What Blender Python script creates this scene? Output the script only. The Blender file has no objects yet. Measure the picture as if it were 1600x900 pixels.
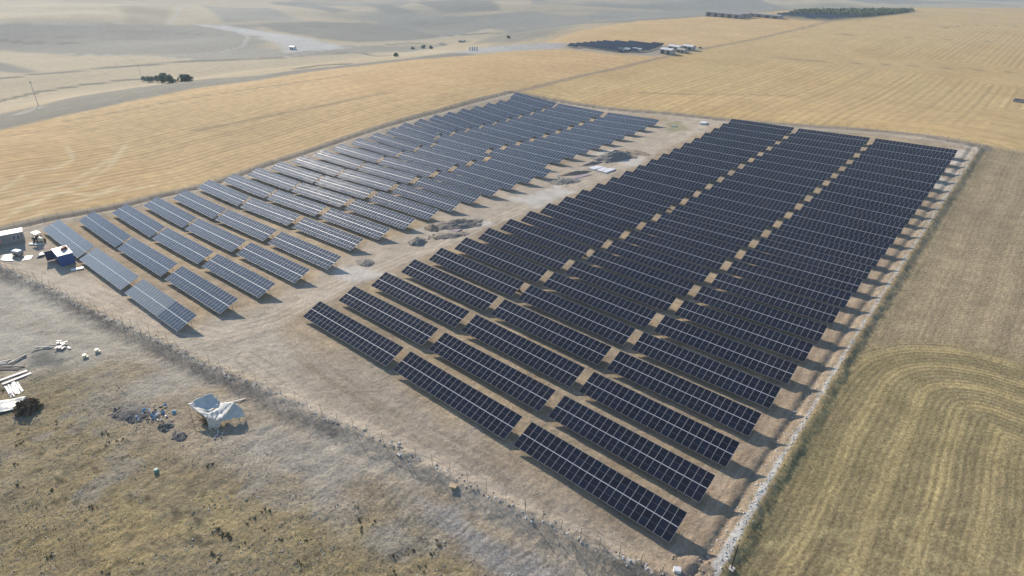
import bpy, bmesh, math, random
import numpy as np
from mathutils import Vector, Matrix
R = math.radians
rng = random.Random(7)
nrg = np.random.default_rng(11)
scene = bpy.context.scene
C = scene.collection

# ------------------------------------------------------------------ camera
CAM = np.array([97.129, -52.279, 66.665]); YAW, PITCH, ROLL, FPX = -39.907, -29.32, 1.161, 963.982
ya, pi_, ro = R(YAW), R(PITCH), R(ROLL)
FW = np.array([math.sin(ya)*math.cos(pi_), math.cos(ya)*math.cos(pi_), math.sin(pi_)])
RT0 = np.array([math.cos(ya), -math.sin(ya), 0.0]); UP0 = np.cross(RT0, FW)
RT = RT0*math.cos(ro)+UP0*math.sin(ro); UP = UP0*math.cos(ro)-RT0*math.sin(ro)
cam = bpy.data.cameras.new('camera'); cam_o = bpy.data.objects.new('camera', cam); C.objects.link(cam_o)
m = Matrix((RT, UP, -FW)).transposed().to_4x4(); m.translation = Vector(CAM); cam_o.matrix_world = m
cam.sensor_width = 36; cam.lens = FPX/1600*36; cam.clip_start = 0.5; cam.clip_end = 30000
scene.camera = cam_o

# ------------------------------------------------------------------ light
SAZ, SEL = -73.6, 23.7
world = bpy.data.worlds.new('World'); scene.world = world; world.use_nodes = True
nt = world.node_tree; bg = nt.nodes['Background']
sky = nt.nodes.new('ShaderNodeTexSky'); sky.sky_type = 'NISHITA'; sky.sun_disc = False
sky.sun_elevation = R(SEL); sky.sun_rotation = R(SAZ % 360); sky.air_density = 1.0; sky.dust_density = .25; sky.ozone_density = 1.0
nt.links.new(sky.outputs[0], bg.inputs[0]); bg.inputs[1].default_value = 0.12
sl = bpy.data.lights.new('sun', 'SUN'); sl.energy = 4.6; sl.angle = R(0.6); sl.color = (1.0, 0.87, 0.70)
so = bpy.data.objects.new('sun', sl); C.objects.link(so)
sdir = Vector((math.sin(R(SAZ))*math.cos(R(SEL)), math.cos(R(SAZ))*math.cos(R(SEL)), math.sin(R(SEL))))
so.rotation_euler = sdir.to_track_quat('Z', 'Y').to_euler(); so.location = (-150, 60, 120)
vs = scene.view_settings; vs.view_transform = 'Standard'; vs.look = 'None'; vs.exposure = 0.57; vs.gamma = 1; vs.use_curve_mapping = False
scene.render.engine = 'CYCLES'

# ------------------------------------------------------------------ numpy helpers
def sstep(a, b, x):
    t = np.clip((x-a)/(b-a), 0, 1); return t*t*(3-2*t)
def _h(ix, iy, s):
    n = (ix.astype(np.int64)*374761393 + iy.astype(np.int64)*668265263 + s*1442695041) & 0xffffffff
    n = ((n ^ (n >> 13))*1274126177) & 0xffffffff
    return ((n ^ (n >> 16)) & 0xffffff)/float(0xffffff)
def vnoise(x, y, s=0):
    ix = np.floor(x); iy = np.floor(y); fx = x-ix; fy = y-iy
    fx = fx*fx*(3-2*fx); fy = fy*fy*(3-2*fy)
    a = _h(ix, iy, s); b = _h(ix+1, iy, s); c = _h(ix, iy+1, s); d = _h(ix+1, iy+1, s)
    return (a*(1-fx)+b*fx)*(1-fy)+(c*(1-fx)+d*fx)*fy
def fbm(x, y, scale, octv=3, s=0):
    t = 0; w = 0; a = 1.0
    for k in range(octv):
        t = t+a*vnoise(x/scale*(2**k)+17.3*k, y/scale*(2**k)-9.1*k, s+k); w += a; a *= .5
    return t/w
def poly_sd(x, y, P):
    P = np.asarray(P)[:, :2]; d = np.full(x.shape, 1e18); ins = np.zeros(x.shape, bool)
    for i in range(len(P)):
        ax, ay = P[i-1]; bx, by = P[i]; ex, ey = bx-ax, by-ay
        t = np.clip(((x-ax)*ex+(y-ay)*ey)/(ex*ex+ey*ey+1e-12), 0, 1)
        d = np.minimum(d, (x-ax-t*ex)**2+(y-ay-t*ey)**2)
        cr = ((ay > y) != (by > y)) & (x < (bx-ax)*(y-ay)/((by-ay) if by != ay else 1e-9)+ax)
        ins ^= cr
    d = np.sqrt(d); return np.where(ins, d, -d)
def line_sd(x, y, P):
    """signed distance to a polyline (positive on its right) and position along it"""
    P = np.asarray(P)[:, :2]; best = np.full(x.shape, 1e18); sg = np.ones(x.shape); al = np.zeros(x.shape); L0 = 0
    for i in range(len(P)-1):
        ax, ay = P[i]; bx, by = P[i+1]; ex, ey = bx-ax, by-ay; L = math.hypot(ex, ey)
        t = np.clip(((x-ax)*ex+(y-ay)*ey)/(L*L), 0, 1)
        d = (x-ax-t*ex)**2+(y-ay-t*ey)**2; k = d < best
        best = np.where(k, d, best); sg = np.where(k, np.sign(ey*(x-ax)-ex*(y-ay)+1e-12), sg); al = np.where(k, L0+t*L, al); L0 += L
    return np.sqrt(best)*sg, al

# ------------------------------------------------------------------ terrain
TB = [[-0.44,0.28,-3.17,1.16,2.18,0.95,-0.22],[-1.41,-0.96,-1.48,0.34,-3.17,-1.32,-0.31],[0.18,-0.73,1.47,0.36,-0.53,0.71,0.78],[0.38,0.94,0.36,-1.54,0.72,-0.30,0.79],[0.44,0.39,-0.79,0.55,0.41,0.17,2.42],[0.10,0.16,1.51,0.93,-0.57,2.17,2.88]]
def ray(u, v):
    return FW+RT*((u-800)/FPX)-UP*((v-450)/FPX)
def flat(u, v, z=0.0):
    d = ray(u, v); return CAM+d*((z-CAM[2])/d[2])
PLATEAU = [flat(u, v) for u, v in ((-700, 420), (-200, 262), (0, 203), (200, 157), (300, 138), (400, 125), (480, 112), (560, 103), (640, 93), (740, 86), (800, 78), (850, 66), (900, 48), (1000, 31), (1100, 25), (1200, 20), (1250, 16), (1430, 13), (1600, 12))]
PLATEAU += [np.array([420., 1150, 0]), np.array([700., 700, 0]), np.array([700., -500, 0]), np.array([-300., -500, 0])]
def base(x, y):
    x = np.asarray(x, float); y = np.asarray(y, float)
    z = np.zeros(np.broadcast(x, y).shape)
    near = (np.abs(x) < 400) & (np.abs(y-100) < 400)
    zz = np.zeros(z[near].shape); xn = x[near]; yn = y[near]
    for i in range(6):
        for j in range(7):
            zz += TB[i][j]*np.exp(-((xn+125-i*46)**2+(yn+35-j*46)**2)/3200.)
    z[near] = zz
    d = -poly_sd(x, y, PLATEAU); dist = np.hypot(x-CAM[0], y-CAM[1])
    drop = sstep(-15, 260, d)
    z = z-38*drop
    z = z+drop*sstep(450, 1200, dist)*(56*(fbm(x, y, 620, 2, 5)-.5)+17*(fbm(x, y, 190, 2, 9)-.5))
    z = z+(1-drop)*sstep(330, 700, dist)*5*(fbm(x, y, 300, 2, 15)-.5)
    return z
def at(u, v, up=0.0):
    d = ray(u, v); t0, t1 = 40.0, 9000.0
    for it in range(4):
        ts = np.geomspace(t0, t1, 260) if it == 0 else np.linspace(t0, t1, 40)
        P = CAM[None]+d[None]*ts[:, None]
        f = P[:, 2]-base(P[:, 0], P[:, 1])-up
        k = np.argmax(f < 0)
        if f[k] >= 0: k = len(ts)-1
        t0, t1 = ts[max(k-1, 0)], ts[k]
    p = CAM+d*((t0+t1)/2); return np.array([p[0], p[1], p[2]-up])
def atl(*uv): return [at(u, v) for u, v in uv]

FRONT = atl((-260, 330), (-80, 385), (0, 419), (60, 444), (130, 480), (200, 513), (260, 541), (330, 575), (400, 604), (480, 643), (560, 676), (640, 715), (740, 765), (820, 805), (920, 852), (1020, 895), (1110, 932))
RIGHT = atl((1095, 925), (1118, 890), (1180, 786), (1212, 730), (1268, 640), (1330, 535), (1375, 465), (1420, 395), (1470, 318), (1500, 275), (1530, 229))
BACK = atl((1530, 229), (1450, 214), (1350, 204), (1130, 188), (1040, 178), (960, 172), (880, 160), (800, 145))
LEFT = atl((800, 145), (740, 160), (695, 173), (620, 193), (530, 222), (420, 258), (330, 290), (250, 308), (180, 326), (90, 341), (0, 362), (-120, 388), (-260, 330))
FARM = FRONT[2:]+RIGHT[1:]+BACK[1:]+LEFT[1:-1]
def detail(x, y):
    """small relief: berm, bank, ditches"""
    z = np.zeros(x.shape)
    near = (np.abs(x) < 300) & (np.abs(y-90) < 260)
    xn, yn = x[near], y[near]; q = np.zeros(xn.shape)
    dF, aF = line_sd(xn, yn, FRONT); nz = fbm(xn, yn, 2.2, 3, 31)
    q += np.exp(-(dF/1.5)**2)*(0.25+0.9*nz)*.8
    q -= np.exp(-((dF-3.6)/1.2)**2)*0.22
    dR, aR = line_sd(xn, yn, RIGHT)
    kR = sstep(4, -2, yn-BACK[0][1])*sstep(-14, -2, yn)
    q += np.where(dR > 0, -.55*sstep(.2+.6*nz, 1.6+2.*nz, dR)+0.5*sstep(5, 40, dR), 0)*kR
    q -= np.exp(-((dR+1.7)/.45)**2)*.22*(0.6+nz*.8)
    q += np.exp(-((dR+2.7)/.6)**2)*.16*nz
    q += np.exp(-(dR/.8)**2)*.12*fbm(xn, yn, .9, 2, 3)
    for Ls in (LEFT, BACK):
        d, a = line_sd(xn, yn, Ls)
        q -= np.exp(-(d/.9)**2)*.45; q += np.exp(-((np.abs(d)-2.2)/1.2)**2)*.25*nz
    fs = poly_sd(xn, yn, FARM)
    q += np.where(fs > 0, 0.16*(fbm(xn, yn, 1.1, 3, 41)-.5), 0)
    q += np.where((dF > 2) & (fs < 0), 0.34*(fbm(xn, yn, 1.6, 3, 43)-.5), 0)
    # churned mounds by the vehicle scars, front left
    z[near] = q
    return z
def ground_z(x, y):
    x = np.atleast_1d(np.asarray(x, float)); y = np.atleast_1d(np.asarray(y, float))
    return base(x, y)+detail(x, y)
def gz(x, y): return float(ground_z(x, y)[0])

# ------------------------------------------------------------------ materials
def mat(name, col, rough=.7, metal=0.0, spec=.5, var=0.0, vscale=1.0, bump=0.0, bscale=8.0, trans=0):
    ma = bpy.data.materials.new(name); ma.use_nodes = True; n = ma.node_tree.nodes; l = ma.node_tree.links; b = n['Principled BSDF']
    b.inputs['Roughness'].default_value = rough; b.inputs['Metallic'].default_value = metal; b.inputs['Specular IOR Level'].default_value = spec
    b.inputs['Base Color'].default_value = (*col, 1)
    tc = n.new('ShaderNodeTexCoord')
    if var:
        no = n.new('ShaderNodeTexNoise'); no.inputs['Scale'].default_value = vscale; no.inputs['Detail'].default_value = 5
        l.new(tc.outputs['Object'], no.inputs['Vector'])
        r = n.new('ShaderNodeMapRange'); r.inputs[1].default_value = .25; r.inputs[2].default_value = .75; r.inputs[3].default_value = 1-var; r.inputs[4].default_value = 1+var
        l.new(no.outputs['Fac'], r.inputs[0])
        mx = n.new('ShaderNodeVectorMath'); mx.operation = 'SCALE'; mx.inputs[0].default_value = col
        l.new(r.outputs[0], mx.inputs['Scale']); l.new(mx.outputs[0], b.inputs['Base Color'])
    if bump:
        no = n.new('ShaderNodeTexNoise'); no.inputs['Scale'].default_value = bscale; no.inputs['Detail'].default_value = 4
        l.new(tc.outputs['Object'], no.inputs['Vector']); bp = n.new('ShaderNodeBump'); bp.inputs['Strength'].default_value = bump; bp.inputs['Distance'].default_value = .1
        l.new(no.outputs['Fac'], bp.inputs['Height']); l.new(bp.outputs[0], b.inputs['Normal'])
    return ma
M = {}
M['alu'] = mat('aluminium_frame', (.33, .34, .37), .55, .0, var=.08)
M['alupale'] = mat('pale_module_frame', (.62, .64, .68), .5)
M['brightalu'] = mat('bright_rail', (.50, .52, .56), .45)
M['steel'] = mat('galvanised_steel', (.26, .27, .28), .6, .2, var=.15, vscale=3)
M['oldsteel'] = mat('weathered_steel', (.16, .15, .14), .7, .3, var=.2, vscale=4)
M['white'] = mat('white_sheet', (.66, .66, .68), .5, var=.06, vscale=2)
M['cream'] = mat('cream_paint', (.62, .58, .42), .5, var=.1, vscale=3)
M['blue'] = mat('blue_paint', (.035, .085, .26), .45, var=.12, vscale=2)
M['navy'] = mat('dark_blue_paint', (.02, .035, .09), .5, var=.1)
M['red'] = mat('red_paint', (.22, .03, .03), .6, var=.15, vscale=4)
M['pink'] = mat('pink_fabric', (.62, .30, .27), .8, var=.15, vscale=4)
M['cladding'] = mat('grey_cladding', (.27, .25, .24), .6, var=.18, vscale=1.2)
M['dark'] = mat('dark_opening', (.03, .03, .035), .6, var=.2)
M['rubber'] = mat('black_rubber', (.025, .025, .025), .8, var=.2)
M['wood'] = mat('weathered_timber', (.33, .25, .16), .8, var=.25, vscale=3)
M['board'] = mat('pale_board', (.58, .51, .52), .5, var=.08, vscale=3)
M['concrete'] = mat('concrete', (.47, .45, .42), .85, var=.2, vscale=.8, bump=.5, bscale=6)
M['stone'] = mat('pale_stone', (.50, .47, .43), .9, var=.25, vscale=1.5, bump=.5)
M['darkrock'] = mat('dark_rubble', (.11, .105, .10), .9, var=.35, vscale=1.5, bump=.8)
M['gravel'] = mat('grey_gravel', (.20, .185, .165), .9, var=.28, vscale=.9, bump=.8, bscale=5)
M['spoil'] = mat('grey_brown_spoil', (.22, .19, .16), .95, var=.35, vscale=.7, bump=.9, bscale=3)
M['earth'] = mat('spoil_earth', (.26, .20, .145), .95, var=.25, vscale=.7, bump=.8, bscale=4)
M['tarp'] = mat('pale_tarpaulin', (.50, .51, .49), .6, var=.22, vscale=.7, bump=.35, bscale=2)
M['tarpgrey'] = mat('blue_grey_sheeting', (.26, .31, .33), .5, var=.2, vscale=1.2, bump=.5, bscale=3)
M['cloth'] = mat('cream_cloth', (.55, .50, .42), .9, var=.2, vscale=2, bump=.4)
M['brush'] = mat('dry_brushwood', (.13, .09, .045), .95, var=.4, vscale=3)
M['bluebag'] = mat('blue_plastic', (.10, .28, .50), .4, var=.2, vscale=3)
M['teal'] = mat('teal_plastic', (.07, .22, .22), .5, var=.2, vscale=3)
M['scrub'] = mat('low_scrub', (.14, .12, .06), .9, var=.3)
M['leaf'] = mat('foliage', (.13, .165, .10), .8, var=.35, vscale=.5)
M['weed'] = mat('dry_weed', (.30, .24, .11), .9, var=.35, vscale=.6)
M['weedgreen'] = mat('green_weed', (.17, .165, .085), .9, var=.3, vscale=.6)
M['trunk'] = mat('bark', (.10, .075, .055), .9, var=.2)
M['roofwhite'] = mat('white_metal_roof', (.62, .62, .62), .5, var=.08)
M['wallgrey'] = mat('rendered_wall', (.36, .34, .31), .8, var=.15)
M['purple'] = mat('lilac_sheeting', (.30, .23, .27), .7, var=.25, vscale=1)
M['orange'] = mat('ochre_board', (.44, .33, .21), .7, var=.1)
M['halfline'] = mat('module_busbar', (.115, .125, .15), .4, spec=.5)

def panel_mat(name='solar_glass', d0=0.0, d1=.022, sheen=.12, ior=1.36, dust_sky=(.33, .29, .24)):
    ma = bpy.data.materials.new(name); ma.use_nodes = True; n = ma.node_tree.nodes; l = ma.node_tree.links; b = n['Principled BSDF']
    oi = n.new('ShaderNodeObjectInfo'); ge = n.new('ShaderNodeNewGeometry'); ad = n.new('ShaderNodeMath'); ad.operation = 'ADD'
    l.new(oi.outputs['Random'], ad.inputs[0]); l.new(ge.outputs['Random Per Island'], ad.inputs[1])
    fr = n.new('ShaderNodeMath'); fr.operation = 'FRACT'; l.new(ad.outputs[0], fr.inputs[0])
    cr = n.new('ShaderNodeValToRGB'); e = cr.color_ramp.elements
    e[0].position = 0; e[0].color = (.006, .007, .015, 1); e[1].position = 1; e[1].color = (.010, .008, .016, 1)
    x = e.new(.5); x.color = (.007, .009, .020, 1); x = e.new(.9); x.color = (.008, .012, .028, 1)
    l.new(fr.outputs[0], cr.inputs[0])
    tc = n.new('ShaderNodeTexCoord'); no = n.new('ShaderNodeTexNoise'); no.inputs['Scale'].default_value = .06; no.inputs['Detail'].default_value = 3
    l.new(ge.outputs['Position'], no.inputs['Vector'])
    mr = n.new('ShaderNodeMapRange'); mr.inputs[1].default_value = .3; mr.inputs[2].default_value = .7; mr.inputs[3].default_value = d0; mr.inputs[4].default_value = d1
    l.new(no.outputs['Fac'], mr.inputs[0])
    mx = n.new('ShaderNodeMix'); mx.data_type = 'RGBA'; mx.inputs[7].default_value = (*dust_sky, 1)   # thin dusty film, or painted sky reflection for most left-block glass
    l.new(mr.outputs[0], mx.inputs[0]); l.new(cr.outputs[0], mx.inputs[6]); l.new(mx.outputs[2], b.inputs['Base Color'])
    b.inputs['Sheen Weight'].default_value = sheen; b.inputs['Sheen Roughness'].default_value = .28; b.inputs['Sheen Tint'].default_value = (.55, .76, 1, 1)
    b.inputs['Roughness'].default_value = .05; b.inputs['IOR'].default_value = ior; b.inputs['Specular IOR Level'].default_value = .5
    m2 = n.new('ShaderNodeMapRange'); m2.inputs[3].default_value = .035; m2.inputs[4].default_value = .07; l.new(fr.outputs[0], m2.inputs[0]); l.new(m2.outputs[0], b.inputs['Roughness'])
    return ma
M['pv'] = panel_mat()
M['pvd'] = panel_mat('solar_glass_sky_tint', .09, .13, .8, 1.5, (.25, .33, .44))  # left block's bluish sky reflection painted into the base colour
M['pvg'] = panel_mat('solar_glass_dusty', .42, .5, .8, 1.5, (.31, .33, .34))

# ------------------------------------------------------------------ mesh helpers
def link(o): C.objects.link(o); return o
def tag(o, label=None, cat=None, group=None, kind=None):
    if label: o['label'] = label
    if cat: o['category'] = cat
    if group: o['group'] = group
    if kind: o['kind'] = kind
    return o
def empty(name, loc, rz=0, rx=0, ry=0):
    o = bpy.data.objects.new(name, None); link(o); o.location = loc; o.rotation_euler = (rx, ry, rz); o.empty_display_size = .5; return o
class MB:
    def __init__(s): s.v = []; s.f = []; s.m = []; s.mats = []
    def mi(s, ma):
        if ma not in s.mats: s.mats.append(ma)
        return s.mats.index(ma)
    def add(s, vs, fs, ma):
        k = len(s.v); s.v += [tuple(map(float, p)) for p in vs]; s.f += [tuple(i+k for i in f) for f in fs]; s.m += [s.mi(ma)]*len(fs); return s
    def box(s, c, d, ma, rot=None, taper=1.0):
        hx, hy, hz = d[0]/2, d[1]/2, d[2]/2; vs = []
        for sz in (-1, 1):
            t = taper if sz > 0 else 1
            for sx, sy in ((-1, -1), (1, -1), (1, 1), (-1, 1)):
                p = Vector((sx*hx*t, sy*hy*t, sz*hz))
                if rot: p = rot @ p
                vs.append(p+Vector(c))
        return s.add(vs, [(3, 2, 1, 0), (4, 5, 6, 7), (0, 1, 5, 4), (1, 2, 6, 5), (2, 3, 7, 6), (3, 0, 4, 7)], ma)
    def bar(s, a, b, r, ma, n=6, r2=None):
        a = Vector(a); b = Vector(b); ax = (b-a); L = ax.length
        if L < 1e-6: return s
        q = ax.normalized().to_track_quat('Z', 'Y'); r2 = r if r2 is None else r2; vs = []
        for t, rr in ((0, r), (L, r2)):
            for k in range(n):
                an = 2*math.pi*(k+.5)/n; vs.append(a+q @ Vector((math.cos(an)*rr, math.sin(an)*rr, t)))
        fs = [(k, (k+1) % n, n+(k+1) % n, n+k) for k in range(n)]+[tuple(range(n-1, -1, -1)), tuple(range(n, 2*n))]
        return s.add(vs, fs, ma)
    def rock(s, c, r, ma, sq=.7):
        vs = []; 
        for k in range(6):
            a = k*1.047+rng.random()*.5; rr = r*(.7+.5*rng.random()); vs.append((c[0]+math.cos(a)*rr, c[1]+math.sin(a)*rr, c[2]-r*.2+rng.random()*r*.3))
        vs.append((c[0]+r*.2*(rng.random()-.5), c[1]+r*.2*(rng.random()-.5), c[2]+r*sq)); vs.append((c[0], c[1], c[2]-r*.4))
        return s.add(vs, [(k, (k+1) % 6, 6) for k in range(6)]+[((k+1) % 6, k, 7) for k in range(6)], ma)
    def build(s, name, parent=None, smooth=False):
        me = bpy.data.meshes.new(name); me.from_pydata(s.v, [], s.f); 
        for ma in s.mats: me.materials.append(ma)
        me.polygons.foreach_set('material_index', s.m)
        if smooth: me.polygons.foreach_set('use_smooth', [True]*len(s.f))
        me.update(); o = bpy.data.objects.new(name, me); link(o)
        if parent: o.parent = parent
        return o

# ------------------------------------------------------------------ ground: one sheet to the horizon
def build_ground():
    yaw = R(90)-ya                       # heading of the camera seen from above
    fine = np.radians(np.arange(-47, 47.001, .125)); side = np.radians(np.concatenate([np.arange(48, 60, 1.), np.arange(60, 180, 4.)]))
    th = yaw+np.concatenate([-side[::-1], fine, side]); 
    rr = [0.01, 6., 14., 22.]; r = 28.
    while r < 6000:
        rr.append(r); r += min(.85*(r*r+66*66)/66/615., max(14., r*.012))
    rr = np.array(rr)
    Rr, Th = np.meshgrid(rr, th, indexing='ij'); X = CAM[0]+Rr*np.cos(Th); Y = CAM[1]+Rr*np.sin(Th)
    nr, na = X.shape; x = X.ravel(); y = Y.ravel(); z = base(x, y)+detail(x, y)
    col, rows = paint(x, y)
    me = bpy.data.meshes.new('ground')
    nv = nr*na; me.vertices.add(nv); me.vertices.foreach_set('co', np.stack([x, y, z], 1).ravel())
    i, j = np.meshgrid(np.arange(nr-1), np.arange(na), indexing='ij'); j2 = (j+1) % na
    q = np.stack([i*na+j, (i+1)*na+j, (i+1)*na+j2, i*na+j2], -1).reshape(-1, 4)
    nf = len(q); me.loops.add(nf*4); me.polygons.add(nf)
    me.loops.foreach_set('vertex_index', q.ravel().astype(np.int32)); me.polygons.foreach_set('loop_start', np.arange(0, nf*4, 4, dtype=np.int32))
    me.polygons.foreach_set('use_smooth', np.ones(nf, bool)); me.update(calc_edges=True)
    at_ = me.attributes.new('soil', 'FLOAT_COLOR', 'POINT'); at_.data.foreach_set('color', col.astype(np.float32).ravel())
    ar_ = me.attributes.new('rows', 'FLOAT_VECTOR', 'POINT'); ar_.data.foreach_set('vector', rows.astype(np.float32).ravel())
    o = bpy.data.objects.new('ground', me); link(o); o['kind'] = 'structure'
    me.materials.append(ground_mat()); return o

def ground_mat():
    ma = bpy.data.materials.new('ground'); ma.use_nodes = True; n = ma.node_tree.nodes; l = ma.node_tree.links; b = n['Principled BSDF']
    b.inputs['Roughness'].default_value = .95; b.inputs['Specular IOR Level'].default_value = .15
    at_ = n.new('ShaderNodeAttribute'); at_.attribute_name = 'soil'; ge = n.new('ShaderNodeNewGeometry')
    def noise(sc, det, rough=.6):
        x = n.new('ShaderNodeTexNoise'); x.inputs['Scale'].default_value = sc; x.inputs['Detail'].default_value = det; x.inputs['Roughness'].default_value = rough
        l.new(ge.outputs['Position'], x.inputs['Vector']); return x
    n1 = noise(.28, 6, .65); n2 = noise(2.2, 5, .7); n3 = noise(.035, 4)
    def rng_(src, a, b2):
        r = n.new('ShaderNodeMapRange'); r.inputs[1].default_value = .28; r.inputs[2].default_value = .72; r.inputs[3].default_value = a; r.inputs[4].default_value = b2; l.new(src.outputs['Fac'], r.inputs[0]); return r
    a1 = rng_(n1, .82, 1.18); a2 = rng_(n2, .54, 1.46); a3 = rng_(n3, .93, 1.07)
    # grain (attribute alpha) says how coarse the cover is
    mm = n.new('ShaderNodeMath'); mm.operation = 'MULTIPLY'; l.new(a1.outputs[0], mm.inputs[0]); l.new(a3.outputs[0], mm.inputs[1])
    mx = n.new('ShaderNodeMix'); mx.data_type = 'FLOAT'; mx.inputs[2].default_value = 1.0; l.new(at_.outputs['Alpha'], mx.inputs[0]); l.new(a2.outputs[0], mx.inputs[3])
    m3 = n.new('ShaderNodeMath'); m3.operation = 'MULTIPLY'; l.new(mm.outputs[0], m3.inputs[0]); l.new(mx.outputs[0], m3.inputs[1])
    sc = n.new('ShaderNodeVectorMath'); sc.operation = 'SCALE'; l.new(at_.outputs['Color'], sc.inputs[0]); l.new(m3.outputs[0], sc.inputs['Scale'])
    ra = n.new('ShaderNodeAttribute'); ra.attribute_name = 'rows'; sx = n.new('ShaderNodeSeparateXYZ'); l.new(ra.outputs['Vector'], sx.inputs[0])
    def mth(op, a_, b_=None):
        q = n.new('ShaderNodeMath'); q.operation = op
        for i_, v_ in enumerate((a_, b_)):
            if v_ is None: continue
            if isinstance(v_, (int, float)): q.inputs[i_].default_value = v_
            else: l.new(v_, q.inputs[i_])
        return q.outputs[0]
    w1 = n.new('ShaderNodeTexNoise'); w1.noise_dimensions = '1D'; w1.inputs['Scale'].default_value = 1.9; w1.inputs['Detail'].default_value = 3; l.new(sx.outputs[0], w1.inputs['W'])
    sn = mth('SINE', mth('MULTIPLY', sx.outputs[0], 6.28318)); tot = mth('ADD', mth('MULTIPLY', sn, .55), mth('MULTIPLY', mth('SUBTRACT', w1.outputs['Fac'], .5), 3.0))
    brk = mth('ADD', mth('MULTIPLY', n3.outputs['Fac'], 1.0), .5)
    fac = mth('ADD', mth('MULTIPLY', mth('MULTIPLY', tot, brk), sx.outputs[1]), 1.0)
    s2 = n.new('ShaderNodeVectorMath'); s2.operation = 'SCALE'; l.new(sc.outputs[0], s2.inputs[0]); l.new(fac, s2.inputs['Scale'])
    l.new(s2.outputs[0], b.inputs['Base Color'])
    bp = n.new('ShaderNodeBump'); bp.inputs['Distance'].default_value = .4; l.new(at_.outputs['Alpha'], bp.inputs['Strength'])
    n4 = noise(1.4, 6, .7); l.new(n4.outputs['Fac'], bp.inputs['Height']); l.new(bp.outputs[0], b.inputs['Normal'])
    return ma

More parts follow.
